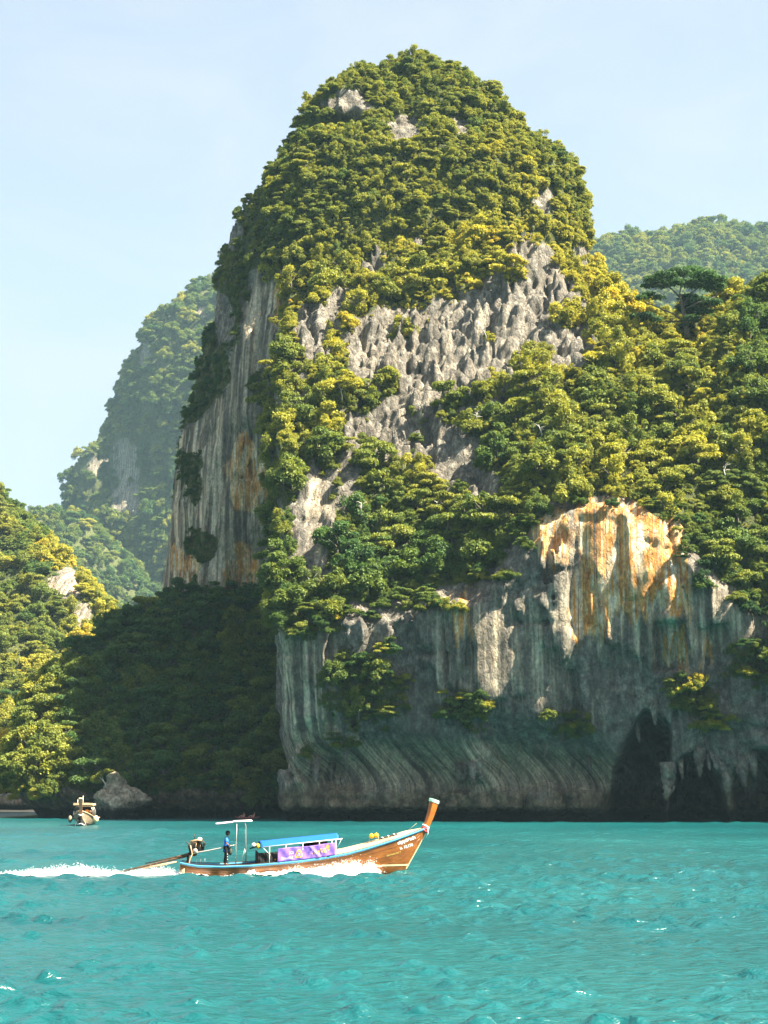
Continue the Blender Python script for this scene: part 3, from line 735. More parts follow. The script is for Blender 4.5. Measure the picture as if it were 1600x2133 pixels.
def make_crowns():
    for k in range(10):
        rr = np.random.default_rng(100 + k)
        lobes = []
        if k < 6:          # rounded broadleaf crowns of many billowing lobes
            nl = rr.integers(22, 34); ex = rr.uniform(0.75, 1.25); lean = rr.normal(0, 0.18, 2)
            for i in range(nl):
                a = rr.uniform(0, 6.28); q = math.sqrt(rr.uniform(0, 1)) * 0.88
                z = 0.05 + (1 - q * q) * rr.uniform(0.15, 1.05) - 0.35 * rr.uniform()
                s = rr.uniform(0.13, 0.34)
                lobes.append((q * math.cos(a) * ex + lean[0] * z, q * math.sin(a) / ex + lean[1] * z, z, s, s, s * rr.uniform(0.6, 1.0)))
        elif k < 8:        # tiered, flat-topped
            for i in range(15):
                a = rr.uniform(0, 6.28); q = math.sqrt(rr.uniform(0, 1)) * 0.85; z = rr.choice([0.05, 0.38, 0.7]) + rr.normal(0, 0.05)
                s = rr.uniform(0.26, 0.42) * (1.0 if z < 0.6 else 0.85)
                lobes.append((q * math.cos(a) * (1.15 - 0.5 * z), q * math.sin(a) * (1.15 - 0.5 * z), z, s, s, s * 0.4))
        else:              # loose, wispy: bamboo and creepers
            for i in range(22):
                a = rr.uniform(0, 6.28); q = rr.uniform(0, 0.9); z = rr.uniform(-0.3, 0.95) * (1 - 0.4 * q)
                s = rr.uniform(0.14, 0.28)
                lobes.append((q * math.cos(a), q * math.sin(a), z, s, s, s * 1.2))
        n = 4600 if k < 8 else 3200
        c, nn, lv = crown_points(lobes, n, rr)
        CROWNS.append(leaves_mesh('crown_%02d' % k, c, nn, 0.064 if k < 8 else 0.056, rr, lv))
        o = bpy.data.objects.new('crown_proto_%02d' % k, CROWNS[-1]); PROTO.objects.link(o)
    for k in range(4):
        rr = np.random.default_rng(300 + k)
        parts = [tube_np([(0, 0, -0.9), (0.03, 0.02, -0.4), (rr.normal(0, .06), rr.normal(0, .06), 0.1), (rr.normal(0, .08), rr.normal(0, .08), 0.5)], [0.085, 0.07, 0.055, 0.03])]
        for i in range(6):
            a = rr.uniform(0, 6.28); q = rr.uniform(0.45, 0.75); z0 = rr.uniform(-0.2, 0.2)
            parts.append(tube_np([(0, 0, z0), (q * .5 * math.cos(a), q * .5 * math.sin(a), z0 + 0.25), (q * math.cos(a), q * math.sin(a), z0 + 0.45)], [0.04, 0.028, 0.012], 5))
        TRUNKS.append(mesh_py('trunk_%d' % k, *join_np(parts), M_BARK))
make_crowns()

# what the camera can see of the land, coarse: used only to choose which trees are worth building one by one
ZB = np.full((134, 101), 1e9)
for t in TERR.values():
    px, py, d = proj(t['V']); i = (py / 16).astype(int); j = (px / 16).astype(int)
    ok = (i >= 0) & (i < 134) & (j >= 0) & (j < 101)
    np.minimum.at(ZB, (i[ok], j[ok]), d[ok])
def scatter(name, n, rmin, rmax, seed, keepfn=None, spacing=0.62, margin=260, pw=1.7):
    """Poisson-like points on a terrain's planted ground that faces the bay"""
    T = TERR[name]; rr = np.random.default_rng(seed)
    V, F, NV = T['V'], T['F'], T['N']
    A = np.linalg.norm(np.cross(V[F[:, 2]] - V[F[:, 0]], V[F[:, 3]] - V[F[:, 1]]), axis=1)
    veg = T['veg'][F].mean(1); nf = NV[F].mean(1)
    px, py, d = proj(V[F[:, 0]])
    cen = V[F].mean(1)
    tov = np.array((0, 0, CAM_H)) - cen; tov /= np.linalg.norm(tov, axis=1, keepdims=True)
    facing = (nf * tov).sum(1)
    w = A * (px > -margin) & (px < 1600 + margin) if False else A * ((px > -margin) & (px < 1600 + margin)) * (veg > 0.3) * (facing > -0.35) * (cen[:, 2] > 1.5)
    if keepfn is not None: w = w * keepfn(cen, nf, px, py)
    w = w / w.sum()
    k = rr.choice(len(F), n, p=w)
    a, b = rr.uniform(size=(n, 1)), rr.uniform(size=(n, 1))
    P = V[F[k, 0]] * (1 - a) * (1 - b) + V[F[k, 1]] * a * (1 - b) + V[F[k, 2]] * a * b + V[F[k, 3]] * (1 - a) * b
    r = rmin + (rmax - rmin) * rr.uniform(0, 1, n) ** pw
    o = np.argsort(-r); P, r, k = P[o], r[o], k[o]
    cellsz = 2 * rmax * spacing; G = {}; keep = []
    for i in range(n):
        c = tuple((P[i] // cellsz).astype(int)); bad = False
        for dx in (-1, 0, 1):
            for dy in (-1, 0, 1):
                for dz in (-1, 0, 1):
                    for j in G.get((c[0] + dx, c[1] + dy, c[2] + dz), ()):
                        if ((P[i] - P[j]) ** 2).sum() < (spacing * (r[i] + r[j])) ** 2: bad = True; break
                    if bad: break
                if bad: break
            if bad: break
        if not bad:
            G.setdefault(c, []).append(i); keep.append(i)
    keep = np.array(keep)
    P, r, k = P[keep], r[keep], k[keep]
    return dict(P=P, r=r, N=nf[k], veg=veg[k], rr=rr)

TREES = []   # dicts: P, r, tint, crown, rot, squash
def plant(S, tintfn, wispy=0.12, lift=0.18, kinds=None, region=''):
    TW = tintfn is t_tower
    P, r, Nn, rr = S['P'], S['r'], S['N'], S['rr']
    r *= 0.45 + 0.55 * smoothstep(0.3, 0.95, S['veg'])
    px, py, d = proj(P)
    tint = tintfn(P, px, py, rr)
    for i in range(len(P)):
        steep = max(0.0, 1 - max(Nn[i][2], 0) * 1.5)
        c = int(rr.integers(8, 10)) if rr.uniform() < wispy else int(rr.integers(0, 8))
        off = Vector(Nn[i]) * (r[i] * 0.35 * steep)
        tilt = Vector((Nn[i][0], Nn[i][1], 0)) * (0.35 * steep)
        q = Vector((tilt.x + rr.normal(0, .08), tilt.y + rr.normal(0, .08), 1)).to_track_quat('Z', 'Y') @ Quaternion((0, 0, 1), rr.uniform(0, 6.28))
        if region in ('tower', 'u') and TW and px[i] < 560: r[i] *= 0.6
        TREES.append(dict(P=Vector(P[i]) + off + Vector((0, 0, r[i] * lift)), r=float(r[i]), sz=float(rr.uniform(0.85, 1.25)), q=q, tint=float(np.clip(tint[i], 0, 1)), c=c,
                          px=float(px[i]), py=float(py[i]), d=float(d[i]), region=region))
def tint_noise(P, s=14.0, off=0.0):
    return fbm(P[:, 0] / s, P[:, 1] / s, P[:, 2] / s, 2, off)
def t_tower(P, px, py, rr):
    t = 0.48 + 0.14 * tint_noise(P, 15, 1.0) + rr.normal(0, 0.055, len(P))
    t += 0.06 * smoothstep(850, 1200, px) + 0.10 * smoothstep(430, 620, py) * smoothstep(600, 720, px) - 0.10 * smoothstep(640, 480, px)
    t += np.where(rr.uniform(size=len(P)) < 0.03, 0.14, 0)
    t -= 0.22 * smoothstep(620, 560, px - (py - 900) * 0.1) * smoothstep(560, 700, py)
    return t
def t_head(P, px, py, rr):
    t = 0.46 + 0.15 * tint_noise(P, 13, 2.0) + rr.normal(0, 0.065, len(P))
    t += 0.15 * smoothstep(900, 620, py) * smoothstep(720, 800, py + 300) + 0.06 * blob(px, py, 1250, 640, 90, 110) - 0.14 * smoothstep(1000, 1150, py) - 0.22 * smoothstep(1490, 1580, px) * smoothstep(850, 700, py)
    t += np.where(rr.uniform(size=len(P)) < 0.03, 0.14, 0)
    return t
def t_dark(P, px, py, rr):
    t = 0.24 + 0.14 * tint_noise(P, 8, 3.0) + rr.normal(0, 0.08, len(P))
    return t + 0.25 * smoothstep(230, 90, px)  # sunlight on the slope's left end is put into the leaf tint
def t_lefthill(P, px, py, rr):
    return 0.42 + 0.2 * tint_noise(P, 16, 4.0) + rr.normal(0, 0.09, len(P)) + 0.28 * blob(px, py, 130, 1160, 60, 36) + 0.20 * blob(px, py, 190, 1270, 40, 70)
def t_far(P, px, py, rr):
    return 0.36 + 0.14 * tint_noise(P, 25, 5.0) + rr.normal(0, 0.08, len(P))

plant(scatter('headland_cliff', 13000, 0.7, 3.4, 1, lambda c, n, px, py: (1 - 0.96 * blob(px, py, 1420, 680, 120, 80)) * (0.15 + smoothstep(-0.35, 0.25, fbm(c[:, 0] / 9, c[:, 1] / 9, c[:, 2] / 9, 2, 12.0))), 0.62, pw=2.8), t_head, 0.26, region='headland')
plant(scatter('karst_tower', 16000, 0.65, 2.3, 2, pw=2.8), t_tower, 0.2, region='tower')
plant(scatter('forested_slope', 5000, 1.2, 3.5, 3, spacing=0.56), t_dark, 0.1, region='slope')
plant(scatter('sunlit_hill', 3500, 2.0, 4.2, 4), t_lefthill, 0.1, region='hill')
plant(scatter('distant_tower', 8000, 4.4, 9.2, 5), t_far, 0.08, region='far')
plant(scatter('small_distant_tower', 900, 4.4, 8.6, 6), t_far, 0.08, region='far')
plant(scatter('wooded_saddle', 5000, 4.7, 9.5, 7), t_far, 0.08, region='far')
plant(scatter('far_ridge', 5000, 5.0, 10.4, 8), t_far, 0.08, region='far')
print('trees', len(TREES), _t.time() - _t0)

def instancer(name, items, label, cat):
    me = bpy.data.meshes.new(name)
    n = len(items)
    me.vertices.add(n); me.vertices.foreach_set('co', np.array([tuple(i['P']) for i in items], np.float32).ravel())
    def add(nm, ty, key, arr):
        a = me.attributes.new(nm, ty, 'POINT'); a.data.foreach_set(key, arr)
    add('spin', 'FLOAT_VECTOR', 'vector', np.array([tuple(i['q'].to_euler()) for i in items], np.float32).ravel())
    add('size', 'FLOAT_VECTOR', 'vector', np.array([(i['r'], i['r'], i['r'] * i['sz']) for i in items], np.float32).ravel())
    add('pick', 'INT', 'value', np.array([i['c'] for i in items], np.int32))
    add('tint', 'FLOAT', 'value', np.array([i['tint'] for i in items], np.float32))
    me.update()
    o = link(name, me)
    g = bpy.data.node_groups.new(name, 'GeometryNodeTree')
    g.interface.new_socket('Geometry', in_out='INPUT', socket_type='NodeSocketGeometry'); g.interface.new_socket('Geometry', in_out='OUTPUT', socket_type='NodeSocketGeometry')
    gi = g.nodes.new('NodeGroupInput'); go = g.nodes.new('NodeGroupOutput')
    ip = g.nodes.new('GeometryNodeInstanceOnPoints'); ci = g.nodes.new('GeometryNodeCollectionInfo')
    ci.inputs['Collection'].default_value = PROTO; ci.inputs['Separate Children'].default_value = True; ci.inputs['Reset Children'].default_value = True
    ip.inputs['Pick Instance'].default_value = True
    def named(nm, ty):
        a = g.nodes.new('GeometryNodeInputNamedAttribute'); a.data_type = ty; a.inputs['Name'].default_value = nm
        return [s for s in a.outputs if s.enabled and s.name == 'Attribute'][0]
    g.links.new(gi.outputs[0], ip.inputs['Points']); g.links.new(ci.outputs[0], ip.inputs['Instance'])
    g.links.new(named('pick', 'INT'), ip.inputs['Instance Index']); g.links.new(named('spin', 'FLOAT_VECTOR'), ip.inputs['Rotation']); g.links.new(named('size', 'FLOAT_VECTOR'), ip.inputs['Scale'])
    g.links.new(ip.outputs[0], go.inputs[0])
    md = o.modifiers.new('scatter', 'NODES'); md.node_group = g
    tag(o, label, cat, kind='stuff')
    return o
# the 300 trees that show largest are built one by one, the rest of the wood is one mass
def seen(t):
    i, j = int(t['py'] / 16), int(t['px'] / 16)
    if not (0 <= i < 134 and 0 <= j < 101): return False
    return t['d'] < ZB[max(0, i - 1):i + 2, max(0, j - 1):j + 2].min() + 14
big = sorted([t for t in TREES if seen(t)], key=lambda t: -t['r'] / t['d'])[:300]
bigid = set(id(t) for t in big)
rest = [t for t in TREES if id(t) not in bigid]
near = [t for t in rest if t['region'] in ('headland', 'tower', 'slope', 'hill')]
far = [t for t in rest if t['region'] == 'far']
instancer('forest_canopy', near, 'dense green and yellow forest covering the tower, headland and nearer slopes', 'forest')
instancer('distant_forest', far, 'hazy forest on the distant towers and ridges', 'forest')
def hue_word(t):
    return ('dark green' if t < 0.2 else 'deep green' if t < 0.34 else 'olive green' if t < 0.5 else 'yellow green' if t < 0.66 else 'golden yellow')
def tree_label(t):
    x, y = t['px'], t['py']
    size = 'large' if t['r'] > 3.0 else 'mid-sized' if t['r'] > 2.3 else 'small'
    if t['region'] == 'slope':
        w = 'at the sunlit end of' if x < 220 else 'low on' if y > 1480 else 'high on' if y < 1340 else 'midway up'
        side = '' if x < 220 else ' near the cliff' if x > 470 else ' at left' if x < 330 else ' centre'
        p = w + ' the dark slope' + side
    elif t['region'] == 'headland':
        if x > 1400: p = ('at the right end of the cliff edge' if y > 1040 else 'low on the ridge at far right' if y > 850 else 'high on the ridge at far right')
        elif x > 1180: p = 'just above the orange stained wall' if y > 900 else 'on the wooded ridge beside the grey crags' if y > 700 else 'on the saddle right of the grey crags'
        elif x > 920: p = 'on the cliff edge left of the orange wall' if y > 950 else 'below the grey crags' if y > 780 else 'among the grey crags'
        else: p = 'above the dark sea cliff' if y > 1120 else 'on ledges below the crags at left' if y > 900 else 'on the slope left of the grey crags' if y > 700 else 'at the foot of the domed summit'
    elif t['region'] == 'tower': p = 'on the domed summit' if y < 420 else 'on the flank of the tall tower'
    else: p = 'on the sunlit hill at left'
    return '%s %s tree %s' % (size, hue_word(t['tint']), p)
ORD = ['leftmost'] + [w + ' from left' for w in 'second third fourth fifth sixth seventh eighth ninth tenth eleventh twelfth thirteenth fourteenth fifteenth sixteenth seventeenth eighteenth nineteenth twentieth'.split()]
def single_out(keys, xs_):
    """add the place in the row where several share a description"""
    by = {}
    for i, k in enumerate(keys): by.setdefault(k, []).append(i)
    out = list(keys)
    for k, ii in by.items():
        if len(ii) < 2: continue
        for n, i in enumerate(sorted(ii, key=lambda j: xs_[j])):
            out[i] = k + ', ' + ('rightmost' if n == len(ii) - 1 else ORD[n] if n < len(ORD) else ORD[-1])
    return out
BIGLAB = single_out([tree_label(t) for t in big], [t['px'] for t in big])
for i, t in enumerate(big):
    e = empty('tree', t['P'] - Vector((0, 0, t['r'] * 0.6)))
    tag(e, BIGLAB[i], 'tree', 'trees on the cliffs and slopes')
    c = bpy.data.objects.new('crown', CROWNS[t['c']]); COL.objects.link(c); c.parent = e; c.location = (0, 0, t['r'] * 0.6)
    c.rotation_mode = 'QUATERNION'; c.rotation_quaternion = t['q']; c.scale = (t['r'], t['r'], t['r'] * t['sz']); c['tint'] = t['tint']
    k = bpy.data.objects.new('trunk', TRUNKS[i % 4]); COL.objects.link(k); k.parent = e; k.location = (0, 0, t['r'] * 0.6); k.scale = (t['r'],) * 3
    k.rotation_mode = 'QUATERNION'; k.rotation_quaternion = t['q']
# low growth between the trees
SHR = TREES; TREES = []
plant(scatter('headland_cliff', 15000, 0.5, 1.25, 21, spacing=0.5), t_head, 0.4, 0.0, region='u')
plant(scatter('karst_tower', 13000, 0.5, 1.2, 22, spacing=0.5), t_tower, 0.4, 0.0, region='u')
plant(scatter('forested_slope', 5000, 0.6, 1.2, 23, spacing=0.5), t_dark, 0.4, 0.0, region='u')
plant(scatter('sunlit_hill', 2500, 1.0, 1.8, 24, spacing=0.5), t_lefthill, 0.4, 0.0, region='u')
instancer('undergrowth', TREES, 'low shrubs and creepers between the trees and on ledges', 'undergrowth')
print('plants', len(TREES), _t.time() - _t0)

# ------------------------------------------------------------------ haze
def build_haze():
    me = bpy.data.meshes.new('haze')
    bm = bmesh.new(); bmesh.ops.create_cube(bm, size=1.0)
    for v in bm.verts:
        v.co = Vector((v.co.x * 1200 + 40, v.co.y * 2140 + 990, (v.co.z + 0.5) * 572 - 3.5))
    bm.to_mesh(me); bm.free()
    m = bpy.data.materials.new('haze'); m.use_nodes = True; nt = m.node_tree; nt.nodes.remove(nt.nodes['Principled BSDF'])
    pv = nt.nodes.new('ShaderNodeVolumePrincipled'); pv.inputs['Color'].default_value = (0.52, 0.82, 1.0, 1); pv.inputs['Density'].default_value = 0.00007
    pv.inputs['Anisotropy'].default_value = 0.2
    nt.links.new(pv.outputs[0], nt.nodes['Material Output'].inputs['Volume'])
    o = link('haze', me, m); tag(o, 'thin pale sea haze over the whole bay', 'haze', kind='stuff')
build_haze()
# ------------------------------------------------------------------ small-object helpers
class MB:
    """collects shapes and links them as one mesh object"""
    def __init__(self): self.V = []; self.F = []
    def add(self, V, F):
        o = len(self.V); self.V += [Vector(v) for v in V]; self.F += [tuple(i + o for i in f) for f in F]; return self
    def box(self, c, s, rot=None):
        m = Matrix.Identity(3) if rot is None else rot
        vs = [Vector(c) + m @ Vector((x * s[0] / 2, y * s[1] / 2, z * s[2] / 2)) for x in (-1, 1) for y in (-1, 1) for z in (-1, 1)]
        return self.add(vs, [(0, 1, 3, 2), (4, 6, 7, 5), (0, 4, 5, 1), (2, 3, 7, 6), (0, 2, 6, 4), (1, 5, 7, 3)])
    def tube(self, path, r, ns=8, cap=True):
        rs = r if isinstance(r, (list, tuple)) else [r] * len(path)
        V, F = tube_np(path, rs, ns); n = len(path)
        if cap: F = F + [tuple(reversed(range(ns))), tuple(range((n - 1) * ns, n * ns))]
        return self.add(V, F)
    def ball(self, c, r, nu=12, nv=8):
        r = (r, r, r) if not isinstance(r, (tuple, list)) else r
        V = [(c[0], c[1], c[2] - r[2])]; F = []
        for i in range(1, nv):
            a = -math.pi / 2 + math.pi * i / nv
            for j in range(nu):
                b = 2 * math.pi * j / nu; V.append((c[0] + r[0] * math.cos(a) * math.cos(b), c[1] + r[1] * math.cos(a) * math.sin(b), c[2] + r[2] * math.sin(a)))
        V.append((c[0], c[1], c[2] + r[2])); top = len(V) - 1
        for j in range(nu): F.append((0, 1 + (j + 1) % nu, 1 + j))
        for i in range(nv - 2):
            for j in range(nu):
                a = 1 + i * nu + j; b = 1 + i * nu + (j + 1) % nu; F.append((a, b, b + nu, a + nu))
        for j in range(nu): F.append((1 + (nv - 2) * nu + j, 1 + (nv - 2) * nu + (j + 1) % nu, top))
        return self.add(V, F)
    def torus(self, c, R0, r, axis='Y', nu=20, nv=8):
        V, F = [], []
        for i in range(nu):
            a = 2 * math.pi * i / nu
            for j in range(nv):
                b = 2 * math.pi * j / nv; q = R0 + r * math.cos(b)
                p = {'Y': (q * math.cos(a), r * math.sin(b), q * math.sin(a)), 'Z': (q * math.cos(a), q * math.sin(a), r * math.sin(b)), 'X': (r * math.sin(b), q * math.cos(a), q * math.sin(a))}[axis]
                V.append(Vector(c) + Vector(p))
        for i in range(nu):
            for j in range(nv):
                F.append((i * nv + j, ((i + 1) % nu) * nv + j, ((i + 1) % nu) * nv + (j + 1) % nv, i * nv + (j + 1) % nv))
        return self.add(V, F)
    def sheet(self, fn, nu, nv, thick=None):
        V = [fn(i / nu, j / nv) for i in range(nu + 1) for j in range(nv + 1)]
        F = [(i * (nv + 1) + j, (i + 1) * (nv + 1) + j, (i + 1) * (nv + 1) + j + 1, i * (nv + 1) + j + 1) for i in range(nu) for j in range(nv)]
        if thick is not None:
            n = len(V); V = V + [Vector(v) + Vector(thick) for v in V]
            F2 = [tuple(reversed([k + n for k in f])) for f in F]
            rim = [j for j in range(nv + 1)] + [i * (nv + 1) + nv for i in range(1, nu + 1)] + [nu * (nv + 1) + j for j in range(nv - 1, -1, -1)] + [i * (nv + 1) for i in range(nu - 1, 0, -1)]
            for k in range(len(rim)):
                a, b = rim[k], rim[(k + 1) % len(rim)]; F2.append((b, a, a + n, b + n))
            F = F + F2
        return self.add(V, F)
    def build(self, name, mat, parent=None, smooth=False, bevel=0.0):
        me = bpy.data.meshes.new(name); me.from_pydata(self.V, [], self.F)
        bm = bmesh.new(); bm.from_mesh(me); bmesh.ops.recalc_face_normals(bm, faces=bm.faces); bm.to_mesh(me); bm.free()
        if smooth: me.polygons.foreach_set('use_smooth', np.ones(len(me.polygons), bool))
        o = link(name, me, mat, parent)
        if bevel:
            b = o.modifiers.new('bevel', 'BEVEL'); b.width = bevel; b.segments = 2; b.limit_method = 'ANGLE'
        return o
def text_np(body, size=1.0, align='LEFT', bold=0.0):
    """lettering as flat polygons in its own plane"""
    cu = bpy.data.curves.new('lettering', 'FONT'); cu.body = body; cu.size = size; cu.align_x = align; cu.offset = bold; cu.resolution_u = 3
    o = bpy.data.objects.new('lettering_tmp', cu); COL.objects.link(o)
    dg = bpy.context.evaluated_depsgraph_get(); me = bpy.data.meshes.new_from_object(o.evaluated_get(dg))
    V = [tuple(v.co) for v in me.vertices]; F = [tuple(p.vertices) for p in me.polygons]
    bpy.data.objects.remove(o); bpy.data.curves.remove(cu); bpy.data.meshes.remove(me)
    return V, F

def wood(name, a, b, scale=(0.6, 6, 6), rough=0.38, spec=0.5, coat=0.25):
    m, nt, bs = mat_new(name)
    n = noise(nt, 2.0, 6, 0.65, mapscale=scale, dist=0.7); n2 = noise(nt, 0.9, 4, 0.6, mapscale=(1, 1.5, 2.0))
    c = ramp(nt, n, [(0.3, a), (0.7, b)])
    c = mixc(nt, mapr(nt, n2, 0.40, 0.68, 0, 0.65), c, tuple(k * 0.42 for k in a))
    nt.links.new(c, bs.inputs['Base Color']); bs.inputs['Roughness'].default_value = rough; bs.inputs['Specular IOR Level'].default_value = spec
    bs.inputs['Coat Weight'].default_value = coat; bs.inputs['Coat Roughness'].default_value = 0.2
    return m
M_HULL = wood('varnished_hull', (0.19, 0.054, 0.007), (0.38, 0.13, 0.014))
M_PROW = wood('varnished_prow', (0.42, 0.105, 0.008), (0.55, 0.17, 0.015), (6, 6, 0.6))
M_DECK = wood('bare_deck', (0.50, 0.34, 0.20), (0.62, 0.46, 0.30), (0.8, 9, 4), 0.7, 0.3, 0.0)
M_DARKW = wood('dark_wood', (0.06, 0.035, 0.02), (0.10, 0.06, 0.035), (0.8, 5, 5), 0.7, 0.3, 0.0)
M_LBLUE = plain('light_blue_paint', (0.07, 0.29, 0.50), 0.45, 0.10, 5)
M_TARP = plain('blue_tarpaulin', (0.004, 0.10, 0.52), 0.5, 0.06, 3)
M_PURPLE = plain('purple_banner_cloth', (0.26, 0.14, 0.58), 0.75, 0.10, 3)
M_GOLD = plain('gold_print', (0.80, 0.46, 0.10), 0.7, 0.05)
M_LILAC = plain('pale_lilac_print', (0.62, 0.56, 0.82), 0.7, 0.05)
M_WHITE = plain('white_paint', (0.78, 0.77, 0.74), 0.5, 0.06, 6)
M_CREAM = plain('cream_paint', (0.76, 0.62, 0.36), 0.5, 0.08, 8)
M_YELLOWP = plain('yellow_lettering', (0.62, 0.46, 0.12), 0.5, 0.1)
M_BLACK = plain('black_cloth', (0.006, 0.006, 0.007), 0.85, 0.3, 6)
M_STEEL = plain('grey_steel', (0.42, 0.42, 0.40), 0.45, 0.15, 8, 0.5)
M_RUST = plain('rusty_iron', (0.10, 0.055, 0.03), 0.75, 0.4, 9, 0.2)
M_ENGINE = plain('oily_engine_iron', (0.030, 0.026, 0.024), 0.5, 0.4, 12, 0.4)
M_TAN = plain('tan_pipe', (0.55, 0.33, 0.18), 0.5, 0.15, 6)
M_MINT = plain('mint_cloth', (0.42, 0.78, 0.58), 0.7, 0.1, 10)
M_RED = plain('red_garland', (0.70, 0.08, 0.07), 0.8, 0.2, 20)
M_YEL = plain('yellow_float', (0.85, 0.48, 0.01), 0.5, 0.08, 6)
M_ORANGE = plain('orange_float', (0.85, 0.28, 0.03), 0.5, 0.08, 6)
M_PINK = plain('pink_sheet', (0.75, 0.50, 0.62), 0.6, 0.1, 6)
M_SKIN = plain('skin', (0.25, 0.12, 0.07), 0.55, 0.08, 8)
M_SKIN2 = plain('fair_skin', (0.55, 0.30, 0.22), 0.55, 0.08, 8)
M_SHIRT = plain('blue_shirt', (0.03, 0.18, 0.70), 0.8, 0.15, 5)
M_TROUS = plain('black_trousers', (0.010, 0.010, 0.012), 0.85, 0.3, 5)
M_HAIR = plain('dark_hair', (0.012, 0.010, 0.008), 0.7, 0.3, 20)
M_ROPE = plain('rope', (0.48, 0.38, 0.24), 0.9, 0.2, 20)
M_OLIVE = plain('olive_bag', (0.05, 0.065, 0.045), 0.85, 0.2, 8)
M_FOAM = plain('sea_foam', (0.88, 0.90, 0.90), 0.7, 0.03, 6)
M_SAND = plain('beach_sand', (0.62, 0.48, 0.32), 0.95, 0.12, 0.5)

# ------------------------------------------------------------------ people: skinned figures
def skin_body(name, joints, bones, mat, parent, root, sub=2):
    """joints {name: (x,y,z,rx,ry)}; one continuous skinned surface"""
    ks = list(joints); me = bpy.data.meshes.new(name)
    me.from_pydata([joints[k][:3] for k in ks], [(ks.index(a), ks.index(b)) for a, b in bones], []); me.update()
    o = link(name, me, mat, parent)
    sk = o.modifiers.new('skin', 'SKIN'); sk.use_smooth_shade = True; sk.branch_smoothing = 0.6
    if not me.skin_vertices:
        bm = bmesh.new(); bm.from_mesh(me); bm.verts.layers.skin.verify(); bm.to_mesh(me); bm.free()
    for i, k in enumerate(ks):
        v = me.skin_vertices[0].data[i]; v.radius = (joints[k][3], joints[k][4] if len(joints[k]) > 4 else joints[k][3]); v.use_root = (k == root)
    s = o.modifiers.new('sub', 'SUBSURF'); s.levels = sub; s.render_levels = sub
    return o
def head(parent, c, f, mat, hair, r=0.105, hat=None):
    """head with brow, nose, mouth, ears and hair; f = facing angle"""
    V = []; nu, nv = 20, 16; mb = MB()
    cf, sf = math.cos(f), math.sin(f)
    def place(p): return Vector((c[0] + p[0] * cf - p[1] * sf, c[1] + p[0] * sf + p[1] * cf, c[2] + p[2]))
    def hp(a, b):
        x = math.cos(a) * math.cos(b); y = math.cos(a) * math.sin(b); z = math.sin(a)
        jaw = 1 - 0.28 * max(0, -z); X = r * x * 0.98 * jaw; Yy = r * y * 0.80 * jaw; Z = r * z * 1.25
        if x > 0.5:
            fr = (x - 0.5) * 2
            X += r * (0.34 * fr * math.exp(-(y / 0.16) ** 2 - ((z + 0.10) / 0.20) ** 2) + 0.08 * math.exp(-(y / 0.3) ** 2 - ((z + 0.55) / 0.12) ** 2) - 0.10 * math.exp(-((abs(y) - 0.34) / 0.16) ** 2 - ((z - 0.06) / 0.10) ** 2) + 0.07 * math.exp(-((z - 0.24) / 0.1) ** 2))
        return (X, Yy, Z)
    mb.add([place(hp(-math.pi / 2 + math.pi * (i + .5) / nv, 2 * math.pi * j / nu)) for i in range(nv) for j in range(nu)],
           [(i * nu + j, i * nu + (j + 1) % nu, (i + 1) * nu + (j + 1) % nu, (i + 1) * nu + j) for i in range(nv - 1) for j in range(nu)] + [tuple(reversed(range(nu))), tuple(range((nv - 1) * nu, nv * nu))])
    for s in (-1, 1): 
        p = place((0, s * r * 0.82, -0.02 * r)); mb.ball(p, (r * 0.18, r * 0.10, r * 0.26), 8, 6)
    h = mb.build('head', mat, parent, True)
    for s in (-1, 1):
        MB().ball(place((r * 0.88, s * r * 0.30, r * 0.08)), r * 0.09, 8, 6).build('eye', M_HAIR, h, True)
    hb = MB()
    hb.add([place(tuple(k * 1.10 for k in hp(0.02 + (math.pi / 2 - 0.02) * i / 7 - (0.75 if math.cos(2 * math.pi * j / 18) < -0.1 else 0.25 if math.cos(2 * math.pi * j / 18) < 0.45 else -0.25) * (1 - i / 7), 2 * math.pi * j / 18))) for i in range(8) for j in range(18)],
           [(i * 18 + j, i * 18 + (j + 1) % 18, (i + 1) * 18 + (j + 1) % 18, (i + 1) * 18 + j) for i in range(7) for j in range(18)])
    hb.build('hair', hair, h, True)
    if hat:
        k = MB(); k.add([place((r * 1.16 * math.cos(b) * math.cos(a), r * 1.0 * math.sin(b) * math.cos(a), r * (0.42 + 1.0 * math.sin(a)))) for a in (0.0, .35, .7, 1.05, 1.4) for b in [2 * math.pi * j / 18 for j in range(18)]],
              [(i * 18 + j, i * 18 + (j + 1) % 18, (i + 1) * 18 + (j + 1) % 18, (i + 1) * 18 + j) for i in range(4) for j in range(18)] + [tuple(range(72, 90))])
        k.add([place((r * (1.05 + 0.55 * u) * math.cos(b), r * 0.95 * math.sin(b), r * (0.45 - 0.12 * u))) for u in (0, 1) for b in np.linspace(-1.1, 1.1, 9)], [(j, j + 1, j + 10, j + 9) for j in range(8)])
        k.build('cap', hat, h, True)
    return h
